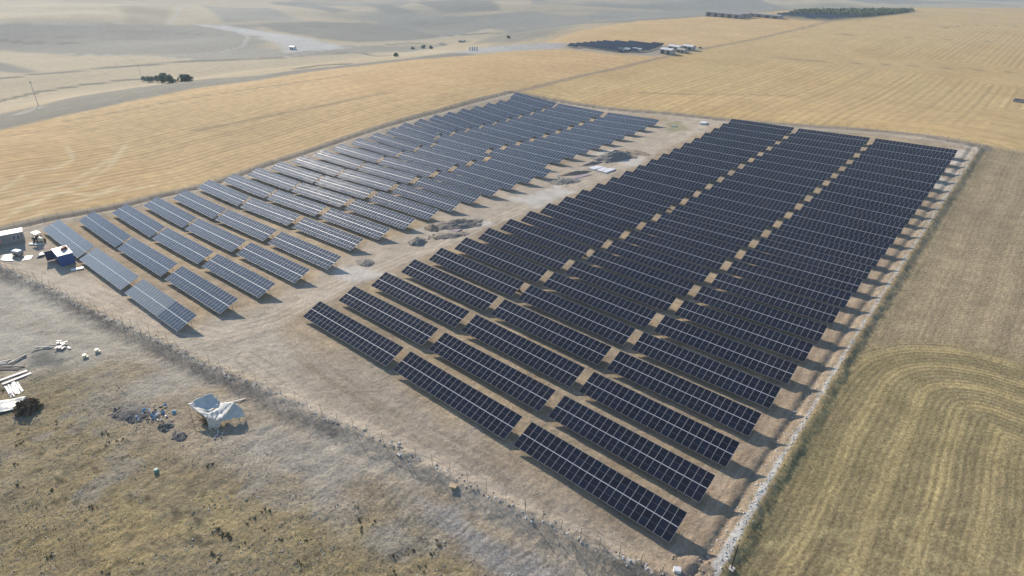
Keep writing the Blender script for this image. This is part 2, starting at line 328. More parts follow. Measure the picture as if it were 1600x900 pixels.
def paint(x, y):
    N = len(x); ROWS = np.zeros((N, 3)); fs_ = lambda a_, b_: poly_sd(a_, b_, FARM); col = np.empty((N, 4)); dist = np.hypot(x-CAM[0], y-CAM[1])
    grain = np.full(N, .35)
    def setc(mask, c, g=None):
        mk = np.clip(mask, 0, 1)[:, None]; col[:, :3] = col[:, :3]*(1-mk)+np.asarray(c)*mk if np.ndim(c) == 1 else col[:, :3]*(1-mk)+c*mk
        if g is not None: grain[:] = grain*(1-mk[:, 0])+g*mk[:, 0]
    def P(pts, c, soft=4., g=None, nz=0.0, ns=20., world=False):
        W = pts if world else atl(*pts); W = np.array(W)[:, :2]; pad = soft*2+nz+5
        k = (x > W[:, 0].min()-pad) & (x < W[:, 0].max()+pad) & (y > W[:, 1].min()-pad) & (y < W[:, 1].max()+pad)
        if not k.any(): return
        sd = poly_sd(x[k], y[k], W)
        if nz: sd = sd+nz*2*(fbm(x[k], y[k], ns, 3, 77)-.5)
        mk = np.zeros(N); mk[k] = sstep(-soft, soft, sd); setc(mk, c, g)
    def Lp(pts, w, c, soft=None, g=None, op=1.0, nz=0.0):
        W = np.array(atl(*pts)); soft = soft or w*.5; pad = w*2+nz+soft+2
        k = (x > W[:, 0].min()-pad) & (x < W[:, 0].max()+pad) & (y > W[:, 1].min()-pad) & (y < W[:, 1].max()+pad)
        if not k.any(): return
        d, a = line_sd(x[k], y[k], W); d = np.abs(d)
        if nz: d = d+nz*2*(fbm(x[k], y[k], 5., 2, 78)-.5)
        mk = np.zeros(N); mk[k] = (1-sstep(w/2-soft/2, w/2+soft/2, d))*op; setc(mk, c, g)
    STRAW = np.array((.36, .30, .20)); GREY = np.array((.165, .158, .132)); CHALK = np.array((.36, .36, .35)); HEDGE = np.array((.045, .05, .038))
    # ---- far country: patchwork
    f1 = fbm(x, y, 420, 3, 2); f2 = fbm(x, y, 150, 3, 4)
    cell = vnoise(np.floor((x*.8+y*.6)/260), np.floor((y*.8-x*.6)/140), 12)
    t = sstep(.42, .6, f1*.7+f2*.3*.9+.25*(cell-.5))[:, None]
    col[:, :3] = STRAW*.92*(1-t)+GREY*1.15*t
    P([(-150, 5), (185, 7), (200, 35), (-150, 37)], STRAW, 8); P([(185, 8), (270, 9), (262, 38), (200, 36)], STRAW*.72, 8)
    P([(262, 38), (290, 8), (315, 8), (350, 36)], STRAW*.95, 8); P([(315, 9), (420, 12), (470, 30), (350, 36)], GREY*1.2, 10)
    P([(-200, 40), (0, 37), (200, 37), (400, 37), (420, 60), (400, 80), (330, 84), (240, 86), (120, 87), (0, 79), (-200, 70)], GREY*1.15, 12, nz=10)
    P([(290, 84), (400, 75), (450, 78), (440, 88), (300, 93), (240, 88)], GREY*1.35, 8)
    P([(-200, 85), (0, 80), (120, 87), (230, 87), (300, 94), (60, 114), (0, 97), (-200, 90)], STRAW, 6)
    P([(-100, 100), (0, 97), (62, 112), (0, 121), (-150, 128)], GREY, 6)
    P([(312, 39), (350, 39), (400, 47), (450, 54), (535, 71), (540, 76), (450, 82), (430, 66), (380, 52)], CHALK, 8, nz=8)
    P([(395, 37), (500, 34), (570, 36), (640, 45), (690, 57), (640, 63), (560, 66), (500, 60), (440, 50)], GREY*.92, 10, nz=8)
    P([(500, 63), (560, 67), (640, 65), (690, 58), (760, 45), (800, 48), (800, 62), (700, 68), (600, 70), (540, 72)], STRAW*.95, 8, nz=6)
    P([(630, 33), (720, 35), (800, 41), (720, 47), (660, 46)], GREY*1.05, 10); P([(420, 3), (480, 4), (550, 18), (520, 20), (430, 7)], GREY*.95, 10)
    P([(560, 4), (612, 8), (652, 20), (600, 20)], GREY*.95, 10); P([(640, 3), (770, 2), (782, 17), (690, 20)], GREY*.9, 10)
    P([(-200, 95), (60, 116), (150, 109), (300, 97), (400, 93), (620, 80), (700, 78), (740, 84), (640, 93), (500, 110), (400, 124), (250, 132), (120, 150), (60, 165), (-200, 215), (-400, 250)], STRAW*.97, 5, nz=3)
    # strip of grey fallow below the crest of the golden field
    P([(-500, 360), (-200, 245), (0, 178), (60, 166), (120, 151), (250, 132), (320, 124), (400, 118), (480, 108), (560, 99), (640, 91), (720, 80), (740, 86), (640, 95), (560, 104), (480, 113), (400, 126), (200, 158), (0, 205), (-200, 270)], GREY*1.08, 3, nz=3)
    Lp([(-100, 140), (0, 123), (60, 116), (150, 108), (300, 96), (380, 92), (440, 90)], 8, HEDGE*1.1, 3, op=.85)
    Lp([(-100, 185), (0, 158), (60, 144), (130, 133), (180, 127), (222, 124)], 6.5, HEDGE, 2.5, op=.9)
    Lp([(466, 107), (500, 102), (540, 100)], 8, HEDGE*1.2, 4, op=.85); Lp([(605, 69.5), (640, 67.5), (690, 67.5), (730, 66)], 9, HEDGE*1.4, 5, op=.8)
    Lp([(530, 83), (570, 84), (615, 87)], 6, HEDGE*1.2, 3, op=.7); Lp([(700, 55), (740, 53), (780, 52)], 12, HEDGE*1.3, 6, op=.7)
    Lp([(0, 62), (40, 67), (140, 68)], 8, HEDGE*1.3, 4, op=.65)
    Lp([(313, 40), (380, 46), (440, 55)], 12, CHALK*1.1, 8, op=.8)
    for pts in ([(262, 38), (275, 24), (290, 9)], [(345, 82), (380, 72), (388, 58), (372, 50)], [(440, 90), (500, 80), (560, 72), (640, 66), (700, 58)], [(560, 85), (640, 82), (700, 80)], [(30, 178), (60, 168)], [(205, 36), (150, 38), (60, 37), (0, 36)], [(100, 84), (200, 87), (300, 92)], [(690, 57), (760, 47), (800, 44)], [(820, 61), (850, 48), (900, 38)]):
        Lp(pts, 5, CHALK*.95, 3, op=.55)
    for pts in ([(120, 46), (260, 50), (420, 58)], [(20, 57), (160, 60), (300, 58)], [(440, 50), (560, 56), (660, 58)], [(440, 42), (560, 44), (660, 50)]):
        Lp(pts, 7, GREY*.7, 5, op=.5, nz=2)
    P([(800, 18), (870, 16), (1100, 16), (1150, 21), (1060, 27), (940, 32), (900, 41), (850, 58), (800, 66), (740, 70), (790, 45)], GREY*1.2, 12, nz=10)
    P([(825, 16), (940, 17), (930, 22), (900, 25), (850, 20)], STRAW*.8, 10)
    far_m = 1+.16*(fbm(x*.9+y*.4, y*.2, 7, 3, 25)-.5)+.22*(fbm(x, y, 60, 4, 26)-.5); col[:, :3] *= far_m[:, None]
    # ---- golden plateau
    psd = poly_sd(x, y, PLATEAU); pm = sstep(-3, 3, psd+5*(fbm(x, y, 25, 2, 6)-.5))
    G = np.array((.46, .325, .165)); G2 = np.array((.435, .315, .152))
    ROADP = atl((800, 145), (850, 133), (900, 120), (960, 108), (1030, 91), (1100, 76), (1180, 61), (1250, 45), (1300, 32), (1340, 26)); dT, aT = line_sd(x, y, ROADP)
    tt = sstep(-6, 6, dT)[:, None]
    g = G*(1-tt)+G2*tt
    lf, la = line_sd(x, y, [LEFT[k] for k in range(len(LEFT)-1)][::-1])       # harvester stripes parallel to the farm's left edge
    wob = .8*(fbm(x, y, 60, 2, 8)-.5)
    st = np.sin((lf+wob)*2*np.pi/4.4); st2 = np.sin((lf+wob)*2*np.pi/13.)
    bd, ba = line_sd(x, y, [BACK[0], BACK[-1]])
    sb = np.sin((bd+wob)*2*np.pi/5.5)+.6*np.sin((bd+2*wob)*2*np.pi/19.); sx_ = np.sin((x+wob*.8)*2*np.pi/4.8)
    wL = sstep(8, -8, dT) ; zone = sstep(.44, .56, fbm(x*.6, y, 90, 2, 21))
    fade = np.clip(300./dist, 0, 1)
    skL = fbm(lf+wob, la/60, 2.6, 2, 17)-.5; skB = fbm(bd+wob, ba/60, 3.2, 2, 18)-.5; skX = fbm(x+wob, y/60, 3.0, 2, 19)-.5
    mod = wL*(st2*.03+skL*.16)+(1-wL)*((np.sin(bd*2*np.pi/19.)*.02+skB*.2)*(1-zone)+skX*.2*zone)
    mod = mod*(.35+.65*fade)+.13*(fbm(x, y, 40, 3, 14)-.5)+.06*(fbm(x, y, 5, 3, 16)-.5)
    g = g*(1+mod[:, None])
    pale = sstep(.52, .7, fbm(x, y, 60, 3, 51))[:, None]; g = g*(1-.10*pale*np.array((.3, .6, 1.)))
    setc(pm, g, .08)
    ROWS[:, 0] = np.where(wL > .5, (lf+.6*wob)/3.1, np.where(zone > .5, (x+wob)/4.0, (bd+wob)/4.6)); ROWS[:, 1] = pm*np.where(wL > .5, .17, np.where(zone > .5, .11, .08))*(.6+.9*fbm(x, y, 70, 2, 131))*(fs_(x, y) < -4)
    # curved tractor scars in the left golden field
    for pts in ([(0, 318), (60, 300), (110, 285), (150, 262), (185, 240), (200, 222)], [(0, 345), (60, 315), (130, 290), (170, 262), (192, 232)], [(20, 330), (90, 300), (140, 305), (190, 290)], [(0, 300), (40, 270), (90, 262), (115, 250), (105, 228)], [(30, 345), (100, 322), (170, 300), (240, 290)]):
        Lp(pts, 1.6, (.56, .46, .28), 1.2, op=.55, nz=.8)
    for pts in ([(100, 190), (200, 172), (300, 153), (420, 135), (540, 118)], [(300, 205), (400, 185), (520, 162), (620, 143)], [(1200, 90), (1320, 98), (1440, 104), (1600, 114)], [(1340, 32), (1410, 37), (1480, 43)], [(1280, 52), (1400, 58), (1560, 66), (1600, 69)], [(1000, 145), (1100, 148), (1250, 150)], [(1480, 43), (1510, 39), (1600, 41)]):
        Lp(pts, 2.0, (.22, .17, .10), 1.5, op=.75, nz=.8)
    Lp([(800, 145), (850, 133), (900, 120), (960, 108), (1030, 91), (1100, 76), (1180, 61), (1250, 45), (1300, 32), (1350, 25)], 4.0, (.20, .165, .12), 3, op=.85, nz=1.)
    P([(690, 83), (760, 74), (840, 68), (890, 67), (880, 76), (800, 80), (740, 84)], CHALK*.85, 4); P([(880, 68), (950, 66), (1040, 71), (1100, 74), (1090, 79), (1020, 88), (960, 84), (880, 76)], (.27, .245, .20), 4)
    P([(1195, 24), (1240, 18), (1430, 16), (1370, 27), (1300, 33), (1250, 31)], (.17, .16, .10), 8)
    # ---- field right of the farm
    RF = RIGHT+[BACK[0], at(1620, 233), np.array([260., 140, 0]), np.array([260., -120, 0]), np.array([90., -120, 0])]
    dR, aR = line_sd(x, y, RIGHT)
    yb = 3*(fbm(x, y, 22, 3, 61)-.5)
    rf = sstep(0, 1.5, dR)*sstep(4, -4, y-(BACK[0][1]+3+.15*(x-BACK[0][0])))*(x < 500)
    cx, cy = at(1395, 512)[:2]                                   # corner of the inner swath loops
    qx = x-(cx-4); qy = (cy+2)-y; rad = 22.
    ax_ = np.maximum(rad-qx, 0); ay_ = np.maximum(rad-qy, 0)
    e = np.where((qx < rad) & (qy < rad), rad-np.hypot(ax_, ay_), np.minimum(qx, qy))+yb*.7
    sw = np.sin(e*2*np.pi/5.6); swf = np.sin(e*2*np.pi/1.0+.8*yb)+1.6*(fbm(e, ax_*0+np.arctan2(ay_+.01, ax_+.01)*4+np.where(qx<qy, y, x)/22, .5, 2, 71)-.5)
    B1 = np.array((.24, .195, .105)); B2 = np.array((.34, .272, .138)); B0 = np.array((.30, .24, .15)); OL = np.array((.25, .21, .10))
    inner = sstep(-5, 3, e+3*(fbm(x, y, 7, 3, 62)-.5)); c = B0*(1-.0)+np.zeros((N, 1))
    mixs = sstep(-.2, .9, sw+.7*(fbm(x, y, 9, 3, 63)-.5))[:, None]
    ci = (B1*(1-mixs)+B2*mixs)*(1+.05*swf[:, None]); ol = sstep(.4, .62, fbm(x, y, 48, 3, 64))[:, None]; ci = ci*(1-.45*ol)+OL*.45*ol
    c = c*(1-inner[:, None])+ci*inner[:, None]
    strip = np.sin((dR+yb)*2*np.pi/6.)[:, None]*.07*(1-inner[:, None]); c = c*(1+strip)
    # edge by the bank: short stripes across
    c = c*(1+.12*(fbm(dR/6, aR, 1.6, 3, 66)-.5)[:, None]*sstep(14, 3, dR)[:, None])
    c = c*(1+.26*(fbm(x, y, 2.2, 4, 67)-.5)+.15*(fbm(x, y, 30, 3, 68)-.5))[:, None]
    grn = (sstep(2.5, .5, np.abs(dR-3.0))*sstep(.35, .6, fbm(x, y, 3, 3, 69)))[:, None]; c = c*(1-.4*grn)+np.array((.15, .14, .075))*.4*grn
    setc(rf, c, .8)
    k = rf > .5; ROWS[k, 0] = (e/1.0+.1*yb)[k]; ROWS[k, 1] = ((.15*inner+.07*(1-inner))*(.5+1.0*fbm(x, y, 18, 2, 132)))[k]; ROWS[k & (inner < .5), 0] = ((dR+.5*yb)/1.3)[k & (inner < .5)]
    for pts in ([(1200, 850), (1290, 828), (1400, 812), (1500, 800), (1600, 775)], [(1290, 820), (1340, 850), (1400, 872), (1480, 905)], [(1410, 800), (1400, 830), (1450, 862), (1560, 900)], [(1300, 870), (1350, 890)], [(1470, 830), (1600, 890)]):
        Lp(pts, 1.0, (.34, .285, .15), .8, op=.6, nz=.3)
    # ---- near left common: grass and churned earth
    dF, aF = line_sd(x, y, FRONT); com = sstep(-.5, 1.0, dF)*(1-sstep(-1, 1, dR))*(x < 260)
    D1 = np.array((.30, .25, .182)); D2 = np.array((.225, .185, .132)); GR = np.array((.28, .225, .13)); GR2 = np.array((.22, .188, .122))
    n1 = fbm(x, y, 9, 4, 81); n2 = fbm(x, y, 2.4, 4, 82); n3 = fbm(x, y, 30, 3, 83)
    GP = atl((0, 520), (60, 590), (150, 560), (240, 590), (210, 640), (280, 700), (340, 760), (420, 720), (520, 790), (700, 760), (800, 860), (850, 960), (400, 1050), (-150, 1000), (-200, 700), (-60, 560))
    gp = sstep(-6, 7, poly_sd(x, y, GP)+14*(n1-.5)+5*(n2-.5))[:, None]
    gmix = sstep(.35, .68, n1*.5+n2*.5)[:, None]; gr = GR*(1-gmix)+GR2*gmix; ye = sstep(.56, .72, n3*.6+n2*.4)[:, None]; gr = gr*(1-.5*ye)+np.array((.31, .24, .105))*.5*ye
    dm = sstep(.35, .7, n1)[:, None]; di = D1*(1-dm)+D2*dm
    cc = di*(1-gp)+gr*gp
    gs = sstep(.60, .74, fbm(x, y, 5.5, 3, 87))[:, None]*gp; cc = cc*(1-.7*gs)+np.array((.235, .215, .18))*.7*gs
    cl = sstep(.66, .78, fbm(x, y, 1.3, 2, 84))[:, None]; cc = cc*(1-.42*cl*gp)
    cc = cc*(1+.4*(n2-.5))[:, None]
    setc(com, cc, .9); ROWS[com > .3, 1] = 0
    pl = (sstep(8, 1, np.abs(dF-7)-2+5*(n1-.5))*com*sstep(.38, .6, n3*.4+n1*.6)); setc(pl*.8, (.34, .315, .275), .7)
    P([(640, 770), (700, 790), (760, 840), (860, 900), (900, 940), (800, 930), (740, 860), (660, 800)], (.30, .285, .27), 2., nz=3, ns=4)
    P([(0, 440), (80, 470), (200, 545), (150, 560), (60, 575), (0, 570), (-150, 560), (-150, 430)], (.34, .32, .275), 6, .6, nz=5, ns=8)
    P([(50, 555), (95, 552), (92, 572), (40, 575)], (.15, .15, .135), 1.5, nz=1.5, ns=3)
    for pts in ([(450, 610), (480, 660), (520, 700), (560, 730)], [(520, 720), (515, 760), (500, 800)], [(460, 690), (440, 730), (380, 770)], [(540, 690), (600, 740), (640, 800), (690, 850)], [(430, 700), (500, 770), (560, 800)], [(-50, 500), (60, 510), (150, 545), (230, 560), (330, 600)], [(-50, 470), (40, 495), (120, 540)], [(230, 590), (300, 620), (420, 650), (480, 690)]):
        Lp(pts, 2.2, (.31, .28, .235), 1.6, op=.6, nz=1.); 
    for k in range(26):                                           # ruts and bucket scratches across the scar
        a = at(600+k*12, 735+k*6.5+rng.random()*6); b = at(560+k*11, 775+k*6.5+rng.random()*10)
        Wl = np.array([a, b]); kk = np.hypot(x-a[0], y-a[1]) < 14; d, _ = line_sd(x[kk], y[kk], Wl); mk = np.zeros(N); mk[kk] = (1-sstep(.1, .35, np.abs(d)))*.45; setc(mk, (.15, .13, .11))
    # berm of rubble and ash, with litter
    bm = sstep(2.6, .8, np.abs(dF-.4)+2.6*(n2-.5))*.9; nb = fbm(x, y, .8, 3, 91)[:, None]
    setc(bm, np.array((.14, .128, .115))*(.6+.9*nb), .8); wh = sstep(.62, .72, fbm(x, y, .7, 2, 92))*sstep(.8, .2, np.abs(dF-.2)); setc(wh*.9, (.55, .52, .47))
    # ---- inside the fence
    fs = poly_sd(x, y, FARM); fm = sstep(-.3, .6, fs)*(dF < .8)
    E1 = np.array((.315, .252, .18)); E2 = np.array((.355, .278, .185)); E3 = np.array((.25, .207, .152))
    k1 = fbm(x, y, 14, 3, 95); k2 = fbm(x*.35, y, 1.6, 3, 96); k3 = fbm(x, y, 4, 4, 97)
    t1 = sstep(.35, .65, k1)[:, None]; c = E1*(1-t1)+E2*t1; t2 = sstep(.5, .75, k3)[:, None]; c = c*(1-.5*t2)+E3*.5*t2
    c = c*(1+.5*(k2-.5)+.35*(k3-.5))[:, None]; setc(fm, c, .6)
    ALLEY = [(-30, 395), (60, 420), (120, 445), (250, 505), (330, 520), (400, 490), (470, 480), (520, 468), (560, 440), (620, 415), (680, 395), (740, 365), (800, 338), (850, 318), (920, 292), (1000, 254), (1080, 213), (1135, 190), (1045, 183), (1035, 188), (900, 242), (840, 278), (760, 305), (700, 330), (640, 360), (560, 392), (500, 425), (440, 455), (360, 492), (290, 515), (200, 470), (110, 412), (85, 395), (60, 375), (100, 345), (-60, 380)]
    P(ALLEY, (.375, .32, .255), 2.5, .45, nz=5, ns=7)
    P([(80, 430), (250, 520), (420, 480), (520, 600), (800, 790), (900, 850), (700, 760), (420, 610), (200, 505), (60, 440), (0, 400)], (.35, .315, .26), 3, nz=4, ns=8)
    P([(480, 530), (620, 600), (780, 720), (980, 850), (900, 850), (700, 750), (560, 660), (430, 590)], (.31, .265, .21), 4, .6, nz=6, ns=8)
    for pts, w, o_ in (([(20, 410), (110, 440), (250, 510), (340, 525), (430, 500), (520, 455), (600, 418), (680, 385), (760, 350), (840, 318), (930, 280), (1030, 230), (1110, 195)], 4.5, .6), ([(330, 540), (440, 505), (480, 480), (560, 430), (640, 400)], 2.4, .55), ([(450, 480), (600, 395), (660, 395), (700, 372)], 2, .5), ([(380, 560), (500, 640), (640, 700), (800, 790), (950, 860)], 3, .45), ([(700, 345), (800, 330), (860, 300), (900, 268)], 2.2, .5), ([(930, 262), (1010, 232), (1070, 200)], 2, .5)):
        Lp(pts, w, (.45, .39, .315), w*.6, op=o_, nz=1.2)
    def ruts(pts, offs, c, op, wdt=.28):
        W = np.array(atl(*pts)); k = (x > W[:, 0].min()-8) & (x < W[:, 0].max()+8) & (y > W[:, 1].min()-8) & (y < W[:, 1].max()+8)
        if not k.any(): return
        d, a = line_sd(x[k], y[k], W); d = d+.7*(fbm(a/9, a*0, 1., 2, 120)-.5); br_ = sstep(.25, .5, fbm(a, d, 6, 2, 121))
        for o_ in offs:
            mk = np.zeros(N); mk[k] = sstep(wdt, wdt*.3, np.abs(d-o_))*op*br_; setc(mk, c)
    AL1 = [(0, 412), (110, 437), (250, 507), (340, 523), (430, 498), (520, 453), (600, 417), (680, 385), (760, 350), (840, 318), (930, 280), (1030, 230), (1110, 195)]
    ruts(AL1, (-2.6, -.9, .9, 2.4), (.26, .215, .16), .55); ruts(AL1, (-1.8, 0., 1.6), (.50, .43, .345), .5)
    ruts([(330, 545), (440, 508), (520, 470), (600, 425), (660, 398)], (-.9, .9), (.25, .205, .15), .5); ruts([(380, 560), (500, 640), (640, 705), (800, 792), (960, 866)], (-1.9, -.2, 1.5), (.235, .19, .14), .5); ruts([(380, 560), (500, 640), (640, 705), (800, 792), (960, 866)], (-1.1, .6), (.42, .36, .29), .45)
    ruts([(300, 545), (420, 520), (470, 480), (480, 440)], (-.9, .9), (.26, .21, .16), .5); ruts([(60, 425), (150, 470), (240, 515)], (-2, -.3, 1.4), (.27, .235, .19), .5)
    ruts([(900, 290), (960, 262), (1010, 225), (1060, 195)], (-.9, .9), (.28, .225, .165), .5); ruts([(1120, 870), (1180, 770), (1260, 632), (1330, 515), (1420, 375), (1490, 268)], (-7.6, -6, -4.6, -3.4), (.23, .17, .12), .45)
    for pts in ([(650, 360), (700, 345), (780, 347), (740, 357), (690, 362)], [(500, 422), (560, 440), (620, 430), (560, 415)], [(840, 325), (900, 300), (870, 292), (800, 310)], [(880, 245), (940, 240), (985, 262), (1010, 250), (960, 235)]):
        P(pts, (.47, .44, .40), 1.5, nz=2.5, ns=4)
    for pts in ([(395, 545), (500, 560), (600, 640), (740, 720), (860, 790)], [(430, 520), (520, 600), (660, 690)], [(760, 700), (900, 770), (1000, 850)], [(610, 640), (720, 690), (800, 735)], [(460, 560), (560, 620), (600, 660)]):
        Lp(pts, .8, (.21, .175, .13), .6, op=.45, nz=.8)
    P([(1040, 187), (1062, 190), (1075, 200), (1060, 207), (1040, 203)], (.26, .24, .15), 2.5, nz=2, ns=4)
    # pale trampled strip and tracks by the right-hand edge
    rt = sstep(-9.5, -8, dR)*sstep(-.5, -1.2, dR)*fm*sstep(-2, 4, aR)
    setc(rt*.75, (.37, .295, .215)); tr = sstep(.45, .6, fbm(dR, aR/14, .42, 2, 98)); setc(rt*tr*.45, (.24, .17, .115))
    pb = sstep(.5, .65, fbm(x, y, 11, 2, 99))*rt*sstep(90, 150, aR); setc(pb*.7, (.52, .49, .44))
    setc(sstep(1.2, .5, np.abs(dR+2.2)+.6*(n2-.5))*(aR > 1)*.45, (.17, .14, .105))  # shadow in the edge trench, darkened into the soil colour
    # pale rubble crest of the bank
    wdt = .12+.45*sstep(35, 0, aR); cr = sstep(wdt+.3, wdt-.2, np.abs(dR)+.5*(fbm(x, y, 1.1, 2, 100)-.5))*(y < BACK[0][1]+1)*(y > -20)
    setc(cr, np.array((.50, .485, .45))*(.75+.5*fbm(x, y, .6, 2, 101))[:, None], .5)
    # bare margins outside the left and back edges
    for Ls, s in ((LEFT[:-1], 1), (BACK, 1)):
        d, a = line_sd(x, y, Ls); d = -d if poly_sd(np.array([Ls[2][0]]), np.array([Ls[2][1]]), FARM)[0] > 1e9 else d
        ou = sstep(4.8, 3.4, np.abs(d)+1.4*(n1-.5))*(fs < .3)*(dF < 0)
        setc(ou*.9, np.array((.235, .205, .165))*(.8+.4*n2)[:, None]); setc(sstep(.9, .4, np.abs(d))*.75*(dF < 0), (.13, .115, .095))
        setc(sstep(3.5, 1.5, np.abs(np.abs(d)-2.4))*(fs > .5)*.45, (.42, .38, .33))
    col[:, 3] = np.clip(grain, 0, 1); ROWS[(fs > -1) | (x**2+y**2 > 2500**2), 1] = 0
    return col, ROWS

build_ground()

# haze: one even block of air round camera and land
hz = MB(); hz.box((CAM[0], CAM[1], -20), (12600, 12600, 190), None) if False else None
hb = MB(); hm = bpy.data.materials.new('haze_air'); hm.use_nodes = True
for nd in list(hm.node_tree.nodes):
    if nd.type == 'BSDF_PRINCIPLED': hm.node_tree.nodes.remove(nd)
pv_ = hm.node_tree.nodes.new('ShaderNodeVolumePrincipled'); pv_.inputs['Color'].default_value = (.66, .82, 1.0, 1); pv_.inputs['Density'].default_value = .0002; pv_.inputs['Anisotropy'].default_value = .05
hm.node_tree.links.new(pv_.outputs[0], hm.node_tree.nodes['Material Output'].inputs['Volume'])
hb.box((CAM[0], CAM[1], -2), (12800, 12800, 160), hm); ho = hb.build('haze'); ho['kind'] = 'stuff'

# ------------------------------------------------------------------ solar tables
LEN, SLP, TILT, PW, PL, GX, GY = 25.4, 4.58, R(21.0), 1.132, 2.25, .0235, .08
LOW = .8
def tvec(x, s, h=0):   # a point on the tilted plane: x along, s up the slope, h above it
    return (x, s*math.cos(TILT)-h*math.sin(TILT), LOW+s*math.sin(TILT)+h*math.cos(TILT))
def module_geo(mb, x0, s0, gl='pv'):
    fr = .019; a, b, c, d = x0, x0+PW, s0, s0+PL
    o = [tvec(a, c), tvec(b, c), tvec(b, d), tvec(a, d)]; i = [tvec(a+fr, c+fr, -.003), tvec(b-fr, c+fr, -.003), tvec(b-fr, d-fr, -.003), tvec(a+fr, d-fr, -.003)]
    u = [tvec(a, c, -.035), tvec(b, c, -.035), tvec(b, d, -.035), tvec(a, d, -.035)]
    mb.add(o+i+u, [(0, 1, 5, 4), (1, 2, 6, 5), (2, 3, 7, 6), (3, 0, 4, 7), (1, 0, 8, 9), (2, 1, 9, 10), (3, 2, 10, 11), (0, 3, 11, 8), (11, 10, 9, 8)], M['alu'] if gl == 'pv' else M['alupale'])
    m_ = (c+d)/2; hw = .014
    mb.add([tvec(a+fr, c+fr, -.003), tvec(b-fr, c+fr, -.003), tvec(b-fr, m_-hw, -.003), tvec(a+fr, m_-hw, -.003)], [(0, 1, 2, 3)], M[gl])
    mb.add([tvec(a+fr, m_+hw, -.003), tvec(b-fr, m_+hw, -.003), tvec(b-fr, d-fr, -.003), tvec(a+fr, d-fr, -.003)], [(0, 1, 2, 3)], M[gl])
    mb.add([tvec(a+fr, m_-hw, -.003), tvec(b-fr, m_-hw, -.003), tvec(b-fr, m_+hw, -.003), tvec(a+fr, m_+hw, -.003)], [(0, 1, 2, 3)], M['halfline'])
PROTO = {}
def one_module(gl='pv'):
    if ('mod', gl) not in PROTO:
        mb = MB(); module_geo(mb, 0, 0, gl); me = bpy.data.meshes.new('solar_module'); me.from_pydata([(p[0], p[1], p[2]-LOW) for p in mb.v], [], mb.f)
        for ma in mb.mats: me.materials.append(ma)
        me.polygons.foreach_set('material_index', mb.m); PROTO[('mod', gl)] = me
    return PROTO[('mod', gl)]
def meshof(mb, name):
    me = bpy.data.meshes.new(name); me.from_pydata(mb.v, [], mb.f)
    for ma in mb.mats: me.materials.append(ma)
    me.polygons.foreach_set('material_index', mb.m); return me
def child(name, me, par, loc=(0, 0, 0)):
    o = bpy.data.objects.new(name, me); link(o); o.parent = par; o.location = loc
    if name == 'solar_module': o.rotation_euler = (rng.gauss(0, .0022), rng.gauss(0, .003), 0)
    return o
def table_meshes(nc, gl='pv'):
    key = (nc, gl)
    if key in PROTO: return PROTO[key]
    L = nc*PW+(nc-1)*GX; h = -L/2
    arr = MB()
    for k in range(nc):
        for j in range(2): module_geo(arr, h+k*(PW+GX), j*(PL+GY), gl)
    fr = MB()
    for s in (.45, 1.8, 2.75, 4.1):
        a = Vector(tvec(h+.05, s, -.07)); b = Vector(tvec(-h-.05, s, -.07)); fr.add([a+Vector(q) for q in ((0, -.03, -.03), (0, .03, -.03), (0, .03, .03), (0, -.03, .03))]+[b+Vector(q) for q in ((0, -.03, -.03), (0, .03, -.03), (0, .03, .03), (0, -.03, .03))], [(0, 1, 5, 4), (1, 2, 6, 5), (2, 3, 7, 6), (3, 0, 4, 7), (3, 2, 1, 0), (4, 5, 6, 7)], M['steel'])
    a = Vector(tvec(h, PL+GY/2, -.045)); b = Vector(tvec(-h, PL+GY/2, -.045)); a = Vector(tvec(h, PL+GY/2, -.02)); b = Vector(tvec(-h, PL+GY/2, -.02)); fr.add([a+Vector((0, -.035, 0)), b+Vector((0, -.035, 0)), b+Vector((0, .035, .03)), a+Vector((0, .035, .03))], [(0, 1, 2, 3)], M['brightalu'])
    np_ = 7; xs = [h+1.4+(L-2.8)*k/(np_-1) for k in range(np_)]; braces = MB()
    for x_ in xs:
        braces.bar(tvec(x_, .25, -.13), tvec(x_, SLP-.25, -.13), .05, M['steel'], 4); braces.bar((x_, 2.9, .7), tvec(x_, 1.6, -.13), .03, M['steel'], 4)
    leg_f = MB(); leg_f.bar((0, 0, -1.2), (0, 0, tvec(0, 1.0, -.15)[2]), .055, M['steel'], 4)
    leg_b = MB(); leg_b.bar((0, 0, -1.2), (0, 0, tvec(0, 3.5, -.15)[2]), .055, M['steel'], 4)
    sup = MB(); 
    for mb_ in (fr, braces): 
        k0 = len(sup.v); sup.v += mb_.v; sup.f += [tuple(i+k0 for i in f) for f in mb_.f]; sup.m += [sup.mi(mb_.mats[i]) for i in mb_.m]
    for x_ in xs:
        sup.bar((x_, tvec(0, 1.0)[1], -1.2), tvec(x_, 1.0, -.15), .055, M['steel'], 4); sup.bar((x_, tvec(0, 3.5)[1], -1.2), tvec(x_, 3.5, -.15), .055, M['steel'], 4)
    PROTO[key] = dict(L=L, h=h, xs=xs, arr=meshof(arr, 'module_array'), fr=meshof(fr, 'purlins'), br=meshof(braces, 'rafters'), lf=meshof(leg_f, 'leg'), lb=meshof(leg_b, 'leg'), sup=meshof(sup, 'support_frame'))
    return PROTO[key]
